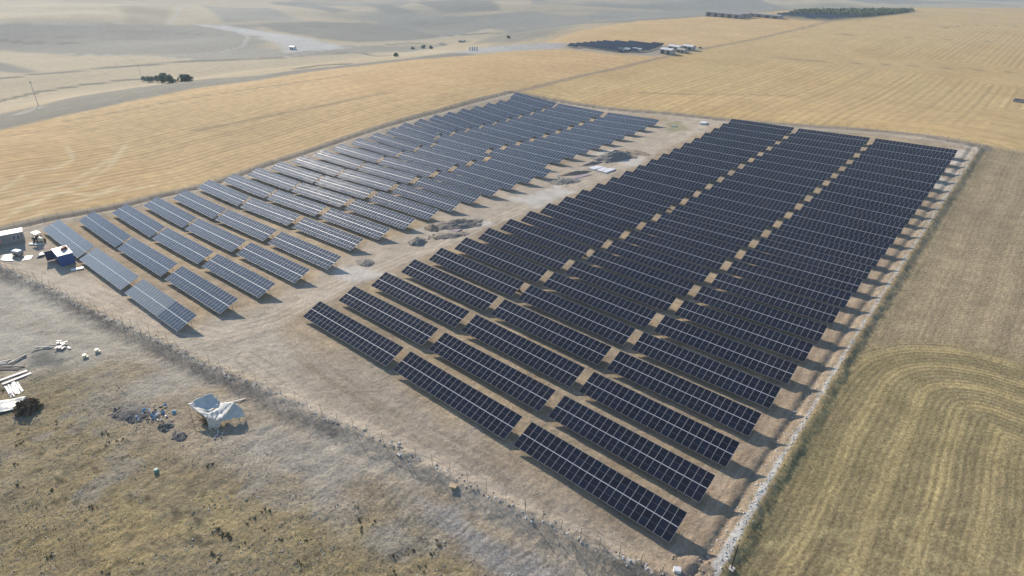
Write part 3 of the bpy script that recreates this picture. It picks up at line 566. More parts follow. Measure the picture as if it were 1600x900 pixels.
def solar_table(x0, x1, y0, nc, near, label, group, gl='pv', pick=None):
    P = table_meshes(nc, gl); xa = (x0+x1)/2
    bz = lambda x_: float(base(np.array([x_]), np.array([y0+2.]))[0])
    za, zb = bz(x0), bz(x1); slope = math.atan2(zb-za, x1-x0)
    jit = rng.uniform(-.004, .004)
    t = empty('solar_table', (xa, y0, (za+zb)/2), 0, rng.uniform(-.006, .006), -slope+jit)
    tag(t, label, 'solar table', group)
    if near:
        for k in range(nc):
            me = one_module(pick(k) if pick else gl)
            for j in range(2):
                s0 = j*(PL+GY); child('solar_module', me, t, (P['h']+k*(PW+GX), s0*math.cos(TILT), LOW+s0*math.sin(TILT)))
        child('purlins', P['fr'], t); child('rafters', P['br'], t)
        for x_ in P['xs']:
            child('leg', P['lf'], t, (x_, tvec(0, 1.0)[1], 0)); child('leg', P['lb'], t, (x_, tvec(0, 3.5)[1], 0))
    else:
        child('module_array', P['arr'], t); child('support_frame', P['sup'], t)
    return t
ORD = ['first', 'second', 'third', 'fourth', 'fifth', 'sixth', 'seventh', 'eighth', 'ninth', 'tenth', 'eleventh', 'twelfth', 'thirteenth', 'fourteenth', 'fifteenth', 'sixteenth', 'seventeenth', 'eighteenth', 'nineteenth', 'twentieth', 'twenty-first', 'twenty-second', 'twenty-third', 'twenty-fourth', 'twenty-fifth']
gAB, gBC, PR = 1.682, 1.746, 8.343
for r in range(25):
    for b in range(3):
        x0 = (0, LEN+gAB, 2*LEN+gAB+gBC)[b]
        solar_table(x0, x0+LEN, r*PR, 22, r < 10, f"dark solar table, {ORD[r]} from the front in the {('left', 'middle', 'right')[b]} file of the right-hand block", 'solar tables of the right-hand block')
for r in range(25):
    k = -6.135 if r >= 15 else (4.207 if r < 5 else 0); ky = -.727 if r >= 15 else (-1.09 if r < 5 else 0)
    y0 = -17.124+r*8.39+ky; d0 = -97.552+k; nD = 22
    d1 = d0+25.331; e0 = d1+1.333; e1 = e0+25.166; f0 = e1+1.961; f1 = f0+25.91
    if 15 <= r < 24: d0 += 4.532; nD = 18
    for b, (x0, x1, nc) in enumerate(((d0, d1, nD), (e0, e1, 22), (f0+.25, f1-.25, 22))):
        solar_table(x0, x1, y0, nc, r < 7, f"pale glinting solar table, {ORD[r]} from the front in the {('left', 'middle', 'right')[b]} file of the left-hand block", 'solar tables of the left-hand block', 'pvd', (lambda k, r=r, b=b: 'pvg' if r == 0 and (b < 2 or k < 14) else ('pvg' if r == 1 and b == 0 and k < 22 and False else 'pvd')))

# ------------------------------------------------------------------ fences
def along(P, step, start=0.0):
    out = []; P = [np.array(p) for p in P]; s = start; acc = 0
    for a, b in zip(P[:-1], P[1:]):
        L = np.hypot(*(b-a)[:2])
        while s <= acc+L:
            t = (s-acc)/L; q = a+(b-a)*t; out.append((q[0], q[1])); s += step
        acc += L
    return out
def fence(pts, step, label, wires=True, h=2.1, lean=.05, r=.035, skip=None):
    ps = along(pts, step); c = ps[len(ps)//2]; o = empty('wire_fence', (c[0], c[1], gz(*c))); tag(o, label, 'fence'); org = Vector(o.location); tops = []
    zs = ground_z([p[0] for p in ps], [p[1] for p in ps])
    for (px, py), z in zip(ps, zs):
        p = Vector((px, py, float(z)-.2))-org; dx, dy = rng.gauss(0, lean), rng.gauss(0, lean); tp = p+Vector((dx*h, dy*h, h+.2+rng.uniform(-.12, .12)))
        b = MB(); b.bar(p, tp, r, M['oldsteel'], 5); b.bar(tp, tp+Vector((.16, -.12, .2)), r*.8, M['oldsteel'], 5); b.build('fence_post', o); tops.append((p, tp))
    if wires:
        w = MB()
        for (p, q), (p2, q2) in zip(tops[:-1], tops[1:]):
            for t in (.3, .6, .92): w.bar(p.lerp(q, t), p2.lerp(q2, t), .009, M['steel'], 3)
        w.build('wire_strands', o)
    return o
fence(FRONT[1:14], 3.0, 'bare steel post fence along the rubble berm in front of the solar farm', True, lean=.08, r=.028)
fence([FRONT[13], FRONT[14], FRONT[15], FRONT[16]], 2.6, 'thin wire mesh fence by the loop of coiled mesh near the lower right corner', True, h=1.7)
fence(LEFT[:-2][::-1], 3.4, 'long post and wire fence between the solar farm and the left golden field', True)
fence(BACK, 3.4, 'post and wire fence along the far end of the solar farm', True)
# lone corner post
def post(u, v, h, label, name='steel_post', r=.05, ma='oldsteel', lean=(0, 0)):
    p = at(u, v); z = gz(p[0], p[1]); o = empty(name, (p[0], p[1], z)); tag(o, label, 'post')
    b = MB(); b.bar((0, 0, -.3), (lean[0], lean[1], h), r, M[ma], 6); b.build('shaft', o); c = MB(); c.box((0, 0, .03), (.7, .7, .12), M['concrete']); c.build('footing', o); return o
post(1143, 887, 4.2, 'tall thin dark pole standing on the grass beside the pale bank at bottom right', r=.075, ma='dark')
post(625, 713, 1.6, 'short pale stake standing by the white sack on the berm', r=.04, ma='steel')

# ------------------------------------------------------------------ small built things
def orient(u0, v0, u1, v1):
    a = at(u0, v0); b = at(u1, v1); return a, b, math.atan2(b[1]-a[1], b[0]-a[0]), float(np.hypot(*(b-a)[:2]))
# white roofed site cabin
a, b, ang, L = orient(0, 384.5, 40, 377.5)
Lc = 12.; dirv = np.array([math.cos(ang), math.sin(ang)]); mid = b[:2]-dirv*Lc/2+np.array([-dirv[1], dirv[0]])*1.4
o = empty('site_cabin', (mid[0], mid[1], gz(*b[:2])), ang); tag(o, 'long grey site cabin with a flat white roof beside the left-hand golden field', 'cabin')
w = MB(); w.box((0, 0, 1.3), (Lc, 2.8, 2.7), M['cladding'])
for k in range(24): w.box((-Lc/2+.25+k*.5, -1.42, 1.3), (.06, .05, 2.6), M['cladding'])
w.build('wall', o); w = MB(); w.box((0, 0, 2.74), (Lc+.35, 3.15, .16), M['white']); w.build('roof', o)
for dx in (4.0, 4.9):
    w = MB(); w.box((dx, -1.46, 1.55), (.6, .06, 1.2), M['white']); f = w.build('window', o); w = MB(); w.box((dx, -1.495, 1.55), (.42, .02, 1.02), M['dark']); w.build('pane', f)
w = MB(); w.box((-.2, -1.47, 1.05), (1.0, .06, 2.0), M['dark']); w.build('door', o); w = MB(); w.box((-2.2, -1.47, 1.05), (1.1, .06, 2.0), M['wallgrey']); w.build('door', o)
# blue container with white roof, open leaf
bc = at(96, 416.5); br = at(116, 412.5); bl = at(79, 408.5)
ang = R(86.5); W1 = float(np.hypot(*(br-bc)[:2])); W2 = float(np.hypot(*(bl-bc)[:2])); print('container', W1, W2)
W1 = 3.0; W2 = 5.4
nx = np.array([math.cos(ang), math.sin(ang)]); ny = np.array([-nx[1], nx[0]]); mid = bc[:2]+nx*W1/2+ny*W2/2
o = empty('blue_container', (mid[0], mid[1], gz(*bc[:2])), ang); tag(o, 'blue site container with a white roof standing by the front row of panels', 'container')
w = MB(); w.box((0, 0, 1.3), (W1, W2, 2.6), M['blue'])
for k in range(int(W1/.4)): w.box((-W1/2+.3+k*.4, -W2/2-.015, 1.3), (.09, .05, 2.5), M['blue'])
for k in range(int(W2/.4)): w.box((-W1/2-.015, -W2/2+.3+k*.4, 1.3), (.05, .09, 2.5), M['blue'])
w.build('wall', o); w = MB(); w.box((0, 0, 2.66), (W1+.15, W2+.15, .12), M['white']); w.build('roof', o)
w = MB(); w.box((-W1/2-.03, -.6, 1.1), (.06, 1.5, 2.0), M['dark']); w.build('doorway', o)
w = MB(); w.box((-W1/2-.8, W2/2+.1, 1.25), (1.6, .07, 2.4), M['navy']); w.build('door_leaf', o)
w = MB()
for k in range(4): w.box((-W1/2-.06, -W2/2+.45+k*.33, 1.95-k*.02), (.02, .2, .36), M['white']); w.box((-W1/2-.075, -W2/2+.45+k*.33, 1.95), (.02, .09, .16), M['blue'])
w.build('lettering', o)
t = o.location; q = MB()
for k in range(6): q.box((rng.uniform(-.5, .5), rng.uniform(-.4, .4), .22+.35*(k//3)), (.8, .5, .36), M['red'], Matrix.Rotation(rng.uniform(0, 3), 3, 'Z'))
rc = q.build('red_crates'); rc.location = (t[0]-W1*.12, t[1]+W2*.12, t[2]+2.72); tag(rc, 'dark red bundle of crates lying on the white container roof', 'crates')
# little tractor with cream canopy
def wheel(par, x, y, r, wd):
    b = MB(); b.bar((x, y-wd/2, r), (x, y+wd/2, r), r, M['rubber'], 14); wh = b.build('wheel', par); c = MB(); c.bar((x, y-wd/2-.02, r), (x, y+wd/2+.02, r), r*.5, M['cream'], 10); c.build('hub', wh)
p = at(62, 377.5); o = empty('small_tractor', (p[0], p[1], gz(p[0], p[1])), R(8)); tag(o, 'small tractor with a cream canopy parked between cabin and panels', 'tractor')
for x_, r_ in ((-.9, .62), (1.0, .42)):
    for y_ in (-.8, .8): wheel(o, x_, y_, r_, .35)
w = MB(); w.box((1.0, 0, 1.0), (1.5, .8, .7), M['cream'], taper=.85); w.build('bonnet', o)
w = MB(); w.box((-.5, 0, .85), (1.4, 1.1, .5), M['dark']); w.box((-.7, 0, 1.35), (.5, .6, .6), M['dark']); w.build('seat', o)
w = MB(); [w.bar((x_, y_, 1.0), (x_, y_, 2.3), .04, M['dark'], 5) for x_ in (-1.1, .3) for y_ in (-.6, .6)]; w.build('canopy_posts', o)
w = MB(); w.box((-.4, 0, 2.36), (2.5, 1.7, .12), M['cream'], taper=.9); w.build('canopy', o)
# generator trolley
p = at(29, 399); o = empty('generator', (p[0], p[1], gz(p[0], p[1])), R(25)); tag(o, 'dark wheeled generator with a white hood among the litter by the cabin', 'generator')
w = MB(); w.box((0, 0, .75), (2.2, 1.2, .9), M['cladding']); w.build('housing', o); w = MB(); w.box((0, 0, 1.3), (2.3, 1.3, .22), M['white'], taper=.8); w.build('hood', o)
for y_ in (-.7, .7): wheel(o, 0, y_, .36, .2)
w = MB(); w.bar((1.1, 0, .5), (2.1, 0, .35), .05, M['dark'], 5); w.build('tow_bar', o)

def boards(u0, v0, u1, v1, n, w_, th, ma, name, label, cat, pitch=None, jit=.0, lift=.05, layers=1):
    a, b, ang, L = orient(u0, v0, u1, v1); c = (a+b)/2; m_ = MB(); pitch = pitch or w_*1.3
    for ly in range(layers):
        for k in range(n):
            rot = Matrix.Rotation(rng.gauss(0, jit), 3, 'Z'); LL = L*(1-abs(rng.gauss(0, jit))); m_.box((rng.gauss(0, jit*L*.4), (k-(n-1)/2)*pitch, lift+th/2+ly*th*1.05), (LL, w_, th), ma, rot)
    o = m_.build(name); o.location = (c[0], c[1], gz(c[0], c[1])+.02); o.rotation_euler = (0, 0, ang); tag(o, label, cat); return o
boards(47, 381.5, 65, 382.5, 2, .35, .2, M['white'], 'plank_pair', 'short white beam lying on the ground below the small tractor', 'beam')
boards(111, 423.5, 131, 419.5, 1, .9, .3, M['white'], 'concrete_gutter', 'single white trough lying beside the blue container', 'trough')
boards(37, 404, 51, 402.5, 4, .5, .1, M['white'], 'white_sheets', 'white sheets scattered on the ground below the generator', 'sheets', jit=.12)
boards(14, 390, 34, 389, 3, .35, .12, M['tarpgrey'], 'plank_pair', 'grey blue planks lying in front of the site cabin', 'planks', jit=.08)
boards(-4, 597, 43, 580, 1, .55, .12, M['board'], 'long_board', 'upper one of two long pale boards at the left edge', 'board')
boards(4, 601, 49, 583.5, 1, .55, .12, M['board'], 'long_board', 'lower one of two long pale boards at the left edge', 'board')
a, b, ang, L = orient(17, 600, 27, 616)
m_ = MB()
for k in range(9): m_.box((rng.gauss(0, .12), (k-4)*.215, .08+.03*(k % 3)), (L*rng.uniform(.85, 1.1), .2, .06), M['white'], Matrix.Rotation(rng.gauss(0, .03), 3, 'Z'))
o = m_.build('white_plank_pile'); c = (a+b)/2; o.location = (c[0], c[1], gz(c[0], c[1])); o.rotation_euler = (0, 0, ang); tag(o, 'loose pile of bright white planks below the two pale boards', 'planks')
# steel section bundles
def bundle(u0, v0, u1, v1, n, ma, label, r=.09, spread=.8, name='steel_bundle', cat='steel bundle'):
    a, b, ang, L = orient(u0, v0, u1, v1); c = (a+b)/2; m_ = MB()
    for k in range(n):
        y_ = rng.uniform(-spread, spread); z_ = .1+rng.uniform(0, .3)*(1-abs(y_)/spread/1.2); t_ = rng.gauss(0, .05)*L
        m_.bar((-L/2+rng.uniform(-.4, .4), y_-t_, z_), (L/2+rng.uniform(-.4, .4), y_+t_, z_+rng.uniform(-.03, .08)), r, ma, 4)
    o = m_.build(name); o.location = (c[0], c[1], gz(c[0], c[1])); o.rotation_euler = (0, 0, ang); tag(o, label, cat); return o
bundle(-14, 572, 16, 567, 8, M['steel'], 'crossed steel beams at the left edge, nearer bundle')
bundle(14, 570, 40, 557.5, 5, M['steel'], 'steel beams pointing up right from the bundle at the left edge', spread=.5)
bundle(-10, 575, 36, 575, 7, M['oldsteel'], 'dark steel beams lying just above the pale boards', spread=.6)
bundle(53, 547, 88, 541, 7, M['steel'], 'thin grey steel strips lying on bare earth at left', spread=.45, r=.06)
a = at(97, 541); m_ = MB()
for k in range(16): m_.box((rng.gauss(0, 1.1), rng.gauss(0, .5), .15+rng.random()*.3), (rng.uniform(.4, 1.0), .3, .15), M['board'], Matrix.Rotation(rng.uniform(0, 3), 3, 'Z'))
o = m_.build('offcut_pile'); o.location = (a[0], a[1], gz(a[0], a[1])); tag(o, 'pinkish white pile of offcuts at the end of the grey strips', 'offcuts')
for (u, v, lb) in ((133, 558, 'left one of two small white buckets on bare ground'), (152, 550, 'right one of two small white buckets on bare ground')):
    p = at(u, v); m_ = MB(); m_.bar((0, 0, 0), (0, 0, .55), .28, M['cream'], 10, .36); m_.bar((.5, .2, 0), (.55, .25, .4), .18, M['cream'], 8, .22); o = m_.build('white_bucket'); o.location = (p[0], p[1], gz(p[0], p[1])); tag(o, lb, 'bucket')
bundle(350, 629, 380, 623, 1, M['board'], 'single pale pole lying behind the tarpaulin shelter', r=.09, name='pale_pole', cat='pole')
# grey blue crumpled sheet at the left edge with a dark bush
def sheet(pts, ma, name, label, cat, bump=.35, lift=.08, n=14):
    W = np.array(atl(*pts)); c = W.mean(0); q = MB(); vs = []; fs = []
    for i in range(n+1):
        for j in range(n+1):
            s, t = i/n, j/n; p = (W[0]*(1-s)+W[1]*s)*(1-t)+(W[3]*(1-s)+W[2]*s)*t
            z = gz(p[0], p[1])+lift+bump*float(fbm(np.array([p[0]]), np.array([p[1]]), 1.2, 3, 5)[0])*math.sin(math.pi*min(max(s, .03), .97))*1.0
            vs.append((p[0]-c[0], p[1]-c[1], z-c[2]))
    for i in range(n):
        for j in range(n): k = i*(n+1)+j; fs.append((k, k+n+1, k+n+2, k+1))
    q.add(vs, fs, ma); o = q.build(name, smooth=True); o.location = tuple(c); so_ = o.modifiers.new('thick', 'SOLIDIFY'); so_.thickness = .03
    tag(o, label, cat); return o
sheet([(-20, 652), (30, 640), (42, 620), (-20, 632)], M['tarpgrey'], 'plastic_sheet', 'crumpled blue grey sheeting on the grass at the left edge', 'sheeting')
sheet([(0, 417-9), (22, 409), (20, 397), (4, 399)], M['tarp'], 'plastic_sheet', 'pale flat sheeting on the ground in front of the site cabin', 'sheeting', bump=.1)
sheet([(57, 404), (72, 399), (70, 394), (60, 398)], M['tarpgrey'], 'plastic_sheet', 'grey crumpled tarpaulin heap left of the blue container', 'tarpaulin', bump=.9)
def shrub(u, v, r, label, ma='brush', n=260, name='dry_bush'):
    p = at(u, v); m_ = MB()
    for k in range(n):
        a_ = rng.uniform(0, 6.28); e_ = math.acos(rng.uniform(0, 1)); rr = r*rng.uniform(.3, 1.0); c_ = Vector((math.cos(a_)*math.sin(e_)*rr, math.sin(a_)*math.sin(e_)*rr, math.cos(e_)*rr*.8+.05)); s_ = r*rng.uniform(.1, .2)
        v1 = Vector((rng.gauss(0, 1), rng.gauss(0, 1), rng.gauss(0, 1))).normalized()*s_; v2 = Vector((rng.gauss(0, 1), rng.gauss(0, 1), rng.gauss(0, 1))).normalized()*s_
        m_.add([c_-v1, c_+v2, c_+v1, c_-v2], [(0, 1, 2, 3)], M[ma])
    o = m_.build(name); o.location = (p[0], p[1], gz(p[0], p[1])); tag(o, label, 'bush'); return o
shrub(44, 640, 2.0, 'dark dry bush beside the blue grey sheeting at left edge', 'brush', 420)
p = at(1, 384); m_ = MB(); 
for k in range(7): m_.box((rng.gauss(0, .5), rng.gauss(0, .4), .4+k*.25), (1.4, .9, .5), M['pink'], Matrix.Rotation(rng.uniform(0, 3), 3, 'Z'), .7)
o = m_.build('cloth_bundle'); o.location = (p[0], p[1], gz(p[0], p[1])); tag(o, 'pink covered bundle at the left edge before the site cabin', 'bundle')

# the tarpaulin shelter
def shelter():
    Z = {}
    G = {'L': at(301, 652), 'T': at(331, 640), 'M': at(360, 640), 'B': at(322, 664), 'E': at(352, 661), 'X': at(381, 652)}
    c = G['B']; o = empty('tarpaulin_shelter', (c[0], c[1], gz(c[0], c[1]))); tag(o, 'sagging pale tarpaulin shelter on poles standing on the common before the berm', 'shelter'); org = Vector(o.location)
    hp = lambda u, v, h: Vector(at(u, v, h)+np.array([0, 0, h]))-org
    A = hp(293, 631, 2.2); B_ = hp(329, 614, 2.7); Cc = hp(345, 629, 1.6); D = hp(366, 629, 2.3); E_ = hp(322, 653, 1.4); F_ = hp(345, 658, 1.0); Gx = hp(383, 651, .25)
    def patch(P, ma, nm, sag, n=22):
        vs = []; fs = []
        for i in range(n+1):
            for j in range(n+1):
                s, t_ = i/n, j/n; q = (P[0]*(1-s)+P[1]*s)*(1-t_)+(P[3]*(1-s)+P[2]*s)*t_; q = q.copy(); q.z -= sag*math.sin(math.pi*s)*math.sin(math.pi*t_)+.05*math.sin(9*s+5*t_); w9 = 4*s*(1-s)*.6+.4; q.z += .34*w9*(float(fbm(np.array([s*3.+len(nm)+P[0].x]), np.array([t_*3.]), 1., 3, 55)[0])-.5)+.10*math.sin((s*1.3-t_)*17)*w9*t_; q.x += .15*math.sin(s*13+t_*4)*w9; vs.append(q)
        for i in range(n):
            for j in range(n): k = i*(n+1)+j; fs.append((k, k+n+1, k+n+2, k+1))
        b = MB(); b.add(vs, fs, ma); ob = b.build(nm, o, True); md = ob.modifiers.new('thick', 'SOLIDIFY'); md.thickness = .025
    patch([A, B_, Cc, E_], M['tarp'], 'roof_sheet', .35); patch([Cc, D, F_, E_], M['tarp'], 'roof_sheet', .25); patch([D, D+(Gx-D)*.5+Vector((.3, .2, .3)), Gx, F_], M['tarp'], 'side_sheet', .1)
    patch([E_, F_, F_+Vector((.2, -.5, -.9)), E_+Vector((1.0, -.3, -1.2))], M['cloth'], 'hanging_cloth', .1)
    for q in (A, B_, D, E_):
        b = MB(); b.bar((q.x, q.y, gz(org.x+q.x, org.y+q.y)-org.z-.2), q, .045, M['wood'], 5); b.build('pole', o)
    # firewood and gear under it
    cc = at(322, 660); b = MB()
    for k in range(26): b.bar((rng.gauss(0, 1.0), rng.gauss(0, .35), .1+rng.random()*.5), (rng.gauss(0, 1.0), rng.gauss(0, .4), .1+rng.random()*.7), .07, M['brush'], 5)
    f = b.build('firewood_heap'); f.location = (cc[0], cc[1], gz(cc[0], cc[1])); tag(f, 'brown heap of brushwood under the edge of the tarpaulin shelter', 'firewood')
    cc = at(340, 676); b = MB()
    for k in range(12): b.rock((rng.gauss(0, .9), rng.gauss(0, .4), .1), rng.uniform(.12, .25), M['stone'])
    f = b.build('stone_ring'); f.location = (cc[0], cc[1], gz(cc[0], cc[1])); tag(f, 'grey stones lying in the shadow of the tarpaulin shelter', 'stones')
shelter()

# mounds and heaps
def mound(u, v, rx, ry, h, ma, name, label, cat, ang=0.0, rough=.5, n=52, rocks=None, sharp=1.0):
    p = at(u, v); m_ = MB(); vs = []; fs = []
    for i in range(n+1):
        for j in range(n+1):
            a_, b_ = 2*i/n-1, 2*j/n-1; rr = math.hypot(a_, b_); X_, Y_ = a_*rx*1.15, b_*ry*1.15
            nz = float(fbm(np.array([p[0]+X_]), np.array([p[1]+Y_]), max(rx, ry)*.45, 4, 7)[0])
            rr2 = rr*1.15+(nz-.5)*rough*1.4; zz = max(0, 1-rr2)**sharp*h*(.55+.9*nz)+.22*h*(float(fbm(np.array([p[0]+X_]), np.array([p[1]+Y_]), .9, 2, 3)[0])-.5)*max(0, min(1, (1.15-rr2)*3))-(.3*min(1, max(0, rr2-1)*5))
            wx = p[0]+X_*math.cos(ang)-Y_*math.sin(ang); wy = p[1]+X_*math.sin(ang)+Y_*math.cos(ang)
            vs.append((wx-p[0], wy-p[1], zz))
    zg = ground_z([p[0]+q[0] for q in vs], [p[1]+q[1] for q in vs]); z0 = gz(p[0], p[1]); vs = [(q[0], q[1], q[2]+float(zg[k])-z0) for k, q in enumerate(vs)]
    for i in range(n):
        for j in range(n): k = i*(n+1)+j; fs.append((k, k+n+1, k+n+2, k+1))
    m_.add(vs, fs, ma)
    if rocks:
        for k in range(rocks):
            a_ = rng.uniform(0, 6.28); q_ = rng.random()**.5; X_ = math.cos(a_)*q_*rx; Y_ = math.sin(a_)*q_*ry; m_.rock((X_*math.cos(ang)-Y_*math.sin(ang), X_*math.sin(ang)+Y_*math.cos(ang), h*(1-q_)*.6), rng.uniform(.1, .32)*max(1, rx/4), ma)
    o = m_.build(name); o.location = (p[0], p[1], z0); tag(o, label, cat); return o
mound(652, 378, 2.6, 2.4, 1.5, M['gravel'], 'gravel_heap', 'small steep grey gravel heap in the alley nearest the camera', 'gravel heap')
mound(572, 410, 2.6, 1.9, .9, M['gravel'], 'gravel_heap', 'low grey heap beside the sixth row of the left-hand block', 'gravel heap')
mound(715, 350, 8.5, 4.0, 1.5, M['spoil'], 'spoil_heap', 'long grey brown spoil heap in the middle of the alley', 'spoil heap', R(60))
mound(676, 357, 2.6, 2.0, 1.2, M['earth'], 'spoil_heap', 'low brown heap left of the long spoil heap', 'spoil heap')
mound(960, 246, 9.0, 5.0, 2.9, M['gravel'], 'gravel_heap', 'large dark gravel heap behind the white sheets in the alley', 'gravel heap', R(65))
mound(990, 238, 6, 4, .8, M['earth'], 'spoil_heap', 'low brown heap behind the large dark gravel heap', 'spoil heap')
mound(925, 256, 5.5, 1.4, .9, M['spoil'], 'spoil_heap', 'narrow dark ridge of spoil left of the white sheets', 'spoil heap', R(75))
mound(900, 271, 7.5, 1.3, 1.0, M['earth'], 'spoil_heap', 'long ridge of spoil beside the lilac sheeting', 'spoil heap', R(68))
mound(880, 283, 5.0, 3.5, .9, M['gravel'], 'rubble_heap', 'scattered grey rubble heap left of the lilac sheeting', 'rubble heap', R(60), rough=.7, rocks=60)
mound(700, 368, 5.5, 2.2, .6, M['spoil'], 'rubble_heap', 'dark jagged rubble with planks beside the long spoil heap', 'rubble heap', R(60), rough=.8, rocks=50)
mound(205, 646, 3.4, 2.1, .6, M['darkrock'], 'rubble_heap', 'flat black rubble heap left of the rubbish on the common', 'rubble heap', R(20), rough=.5, rocks=140)
mound(261, 666, 1.3, 1.1, .5, M['darkrock'], 'rubble_heap', 'upper one of two small dark heaps left of the shelter', 'rubble heap', rough=.6, rocks=30)
mound(280, 682, 1.4, .9, .55, M['darkrock'], 'rubble_heap', 'lower one of two small dark heaps left of the shelter', 'rubble heap', rough=.6, rocks=30)
mound(1145, 862+6, 2.2, 1.2, .9, M['earth'], 'spoil_heap', 'brown earth heap inside the corner by the tall thin pole', 'spoil heap', R(60), rough=.7) if False else None
mound(1083, 884, 2.6, 1.8, .5, M['earth'], 'spoil_heap', 'brown churned earth heap at the bottom right corner of the farm', 'spoil heap', R(30), rough=.7, rocks=30)
# rubbish heap
p = at(237, 648); o = empty('rubbish_heap', (p[0], p[1], gz(p[0], p[1]))); tag(o, 'heap of blue and white plastic rubbish beside the black rubble', 'rubbish')
for nm, ma, n_ in (('blue_scrap', 'bluebag', 9), ('white_scrap', 'white', 22), ('dark_scrap', 'dark', 22)):
    for k in range(n_):
        b = MB(); s_ = rng.uniform(.12, .34) if nm != 'blue_scrap' else rng.uniform(.25, .5); b.box((rng.gauss(0, 1.1), rng.gauss(0, 1.1), .08+rng.random()*.3), (s_*1.5, s_, s_*.4), M[ma], Matrix.Rotation(rng.uniform(0, 3), 3, (rng.random(), rng.random(), 1)), .6); b.build(nm, o)
p = at(245, 737); m_ = MB(); m_.bar((0, 0, .0), (0, 0, .5), .33, M['teal'], 12, .28); o = m_.build('plastic_drum'); o.location = (p[0], p[1], gz(p[0], p[1])); tag(o, 'small teal plastic drum alone on the grass', 'drum')
p = at(708, 763); m_ = MB(); m_.box((0, 0, .3), (1.1, .75, .14), M['orange'], Matrix.Rotation(.4, 3, 'Z')); m_.box((.1, 0, .12), (.8, .6, .25), M['wood']); o = m_.build('cable_crate'); o.location = (p[0], p[1], gz(p[0], p[1])); tag(o, 'low ochre topped crate sitting on the berm', 'crate')
p = at(620, 700); m_ = MB()
for k in range(6): m_.rock((rng.gauss(0, .5), rng.gauss(0, .4), .25), rng.uniform(.16, .32), M['stone'])
o = m_.build('white_sack'); o.location = (p[0], p[1], gz(p[0], p[1])); tag(o, 'crumpled white sacks on the berm beside a pale stake', 'sack')
p = at(1057, 896); m_ = MB(); m_.box((0, 0, .3), (.9, .7, .55), M['white'], Matrix.Rotation(.5, 3, 'Z'), .92); o = m_.build('white_box'); o.location = (p[0], p[1], gz(p[0], p[1])); tag(o, 'small white box at the bottom edge near the farm corner', 'box')
# coil of wire mesh
p = at(918, 862); o = empty('mesh_coil', (p[0], p[1], gz(p[0], p[1]))); tag(o, 'large loop of springy wire mesh standing on the front berm', 'wire mesh'); b = MB()
for rr in (1.9, 1.98, 2.05):
    pr = None
    for k in range(33):
        a_ = -.3+k/32*5.2; q = Vector((math.cos(a_)*rr, math.sin(a_)*rr*1.0, .1+(rr-1.9)*9)); 
        if pr is not None: b.bar(pr, q, .018, M['oldsteel'], 4)
        pr = q
for k in range(60):
    a_ = -.3+k/59*5.2; b.bar((math.cos(a_)*1.9, math.sin(a_)*1.9, .05), (math.cos(a_)*2.05, math.sin(a_)*2.05, 1.5), .010, M['oldsteel'], 3)
b.build('mesh_band', o)
b = MB(); b.bar((-5.2, 1.4, .1), (-2.2, 1.9, .9), .03, M['steel'], 5); b.build('loose_bar', o)

# white sheets stacked in the alley and lilac liner
a, b_, ang, L = orient(922, 262, 950, 258)
def pallet(uv, label, ma='white', h=.35, name='sheet_stack', cat='sheet stack', gaps=0):
    W = np.array(atl(*uv)); c = W.mean(0); z = gz(c[0], c[1]); m_ = MB(); V = [(w_[0]-c[0], w_[1]-c[1], gz(w_[0], w_[1])-z) for w_ in W]
    m_.add([(x_, y_, zz-.1) for x_, y_, zz in V]+[(x_, y_, zz+h) for x_, y_, zz in V], [(3, 2, 1, 0), (4, 5, 6, 7), (0, 1, 5, 4), (1, 2, 6, 5), (2, 3, 7, 6), (3, 0, 4, 7)], M[ma]); o = m_.build(name); o.location = (c[0], c[1], z); tag(o, label, cat); return o
pallet([(919, 264), (928, 266), (943, 262), (932, 260)], 'left one of the bright white sheet stacks before the large gravel heap')
pallet([(932, 267), (939, 269), (950, 264), (943, 262.5)], 'middle one of the bright white sheet stacks before the large gravel heap')
pallet([(940, 269.5), (947, 271), (962, 265.5), (952, 263.5)], 'right one of the bright white sheet stacks before the large gravel heap')
pallet([(888, 282), (903, 279), (924, 273), (908, 273)], 'long flat strip of lilac sheeting beside the spoil ridge', 'purple', .12, 'liner_strip', 'sheeting')
pallet([(1093, 194.5), (1103, 195), (1105, 192.5), (1095, 192)], 'pale grey slab unit lying near the far end of the alley', 'white', .7, 'slab_unit', 'slab')
pallet([(700, 366), (712, 364), (722, 359), (708, 360)], 'small lilac sheet on the rubble beside the long spoil heap', 'purple', .25, 'liner_strip', 'sheeting')
pallet([(1048, 197.5), (1056, 198.5), (1058, 197.5), (1050, 196.5)], 'small dark board on the green patch at the alley end', 'tarpgrey', .25, 'small_board', 'board')
p = at(873, 279); m_ = MB(); m_.box((0, 0, .6), (.4, .4, 1.3), M['white'], taper=.8); o = m_.build('white_marker'); o.location = (p[0], p[1], gz(p[0], p[1])); tag(o, 'small upright white marker among the grey rubble in the alley', 'marker')
# reddish tool boards in the gaps between tables
for (u, v, lb) in ((812, 455, 'rusty folded frame in the table gap nearest the camera'), (915, 400, 'dark upright board in the second table gap with gear'), (1047, 327, 'dark small board in the farthest table gap with gear')):
    p = at(u, v); m_ = MB(); m_.box((0, 0, .7), (.12, .9, 1.4), M['dark'], Matrix.Rotation(.5, 3, 'Z') @ Matrix.Rotation(.3, 3, 'Y')); m_.box((-.5, 0, .15), (.9, .6, .25), M['red'], Matrix.Rotation(.7, 3, 'Z')); o = m_.build('leaning_board'); o.location = (p[0], p[1], gz(p[0], p[1])); tag(o, lb, 'board')

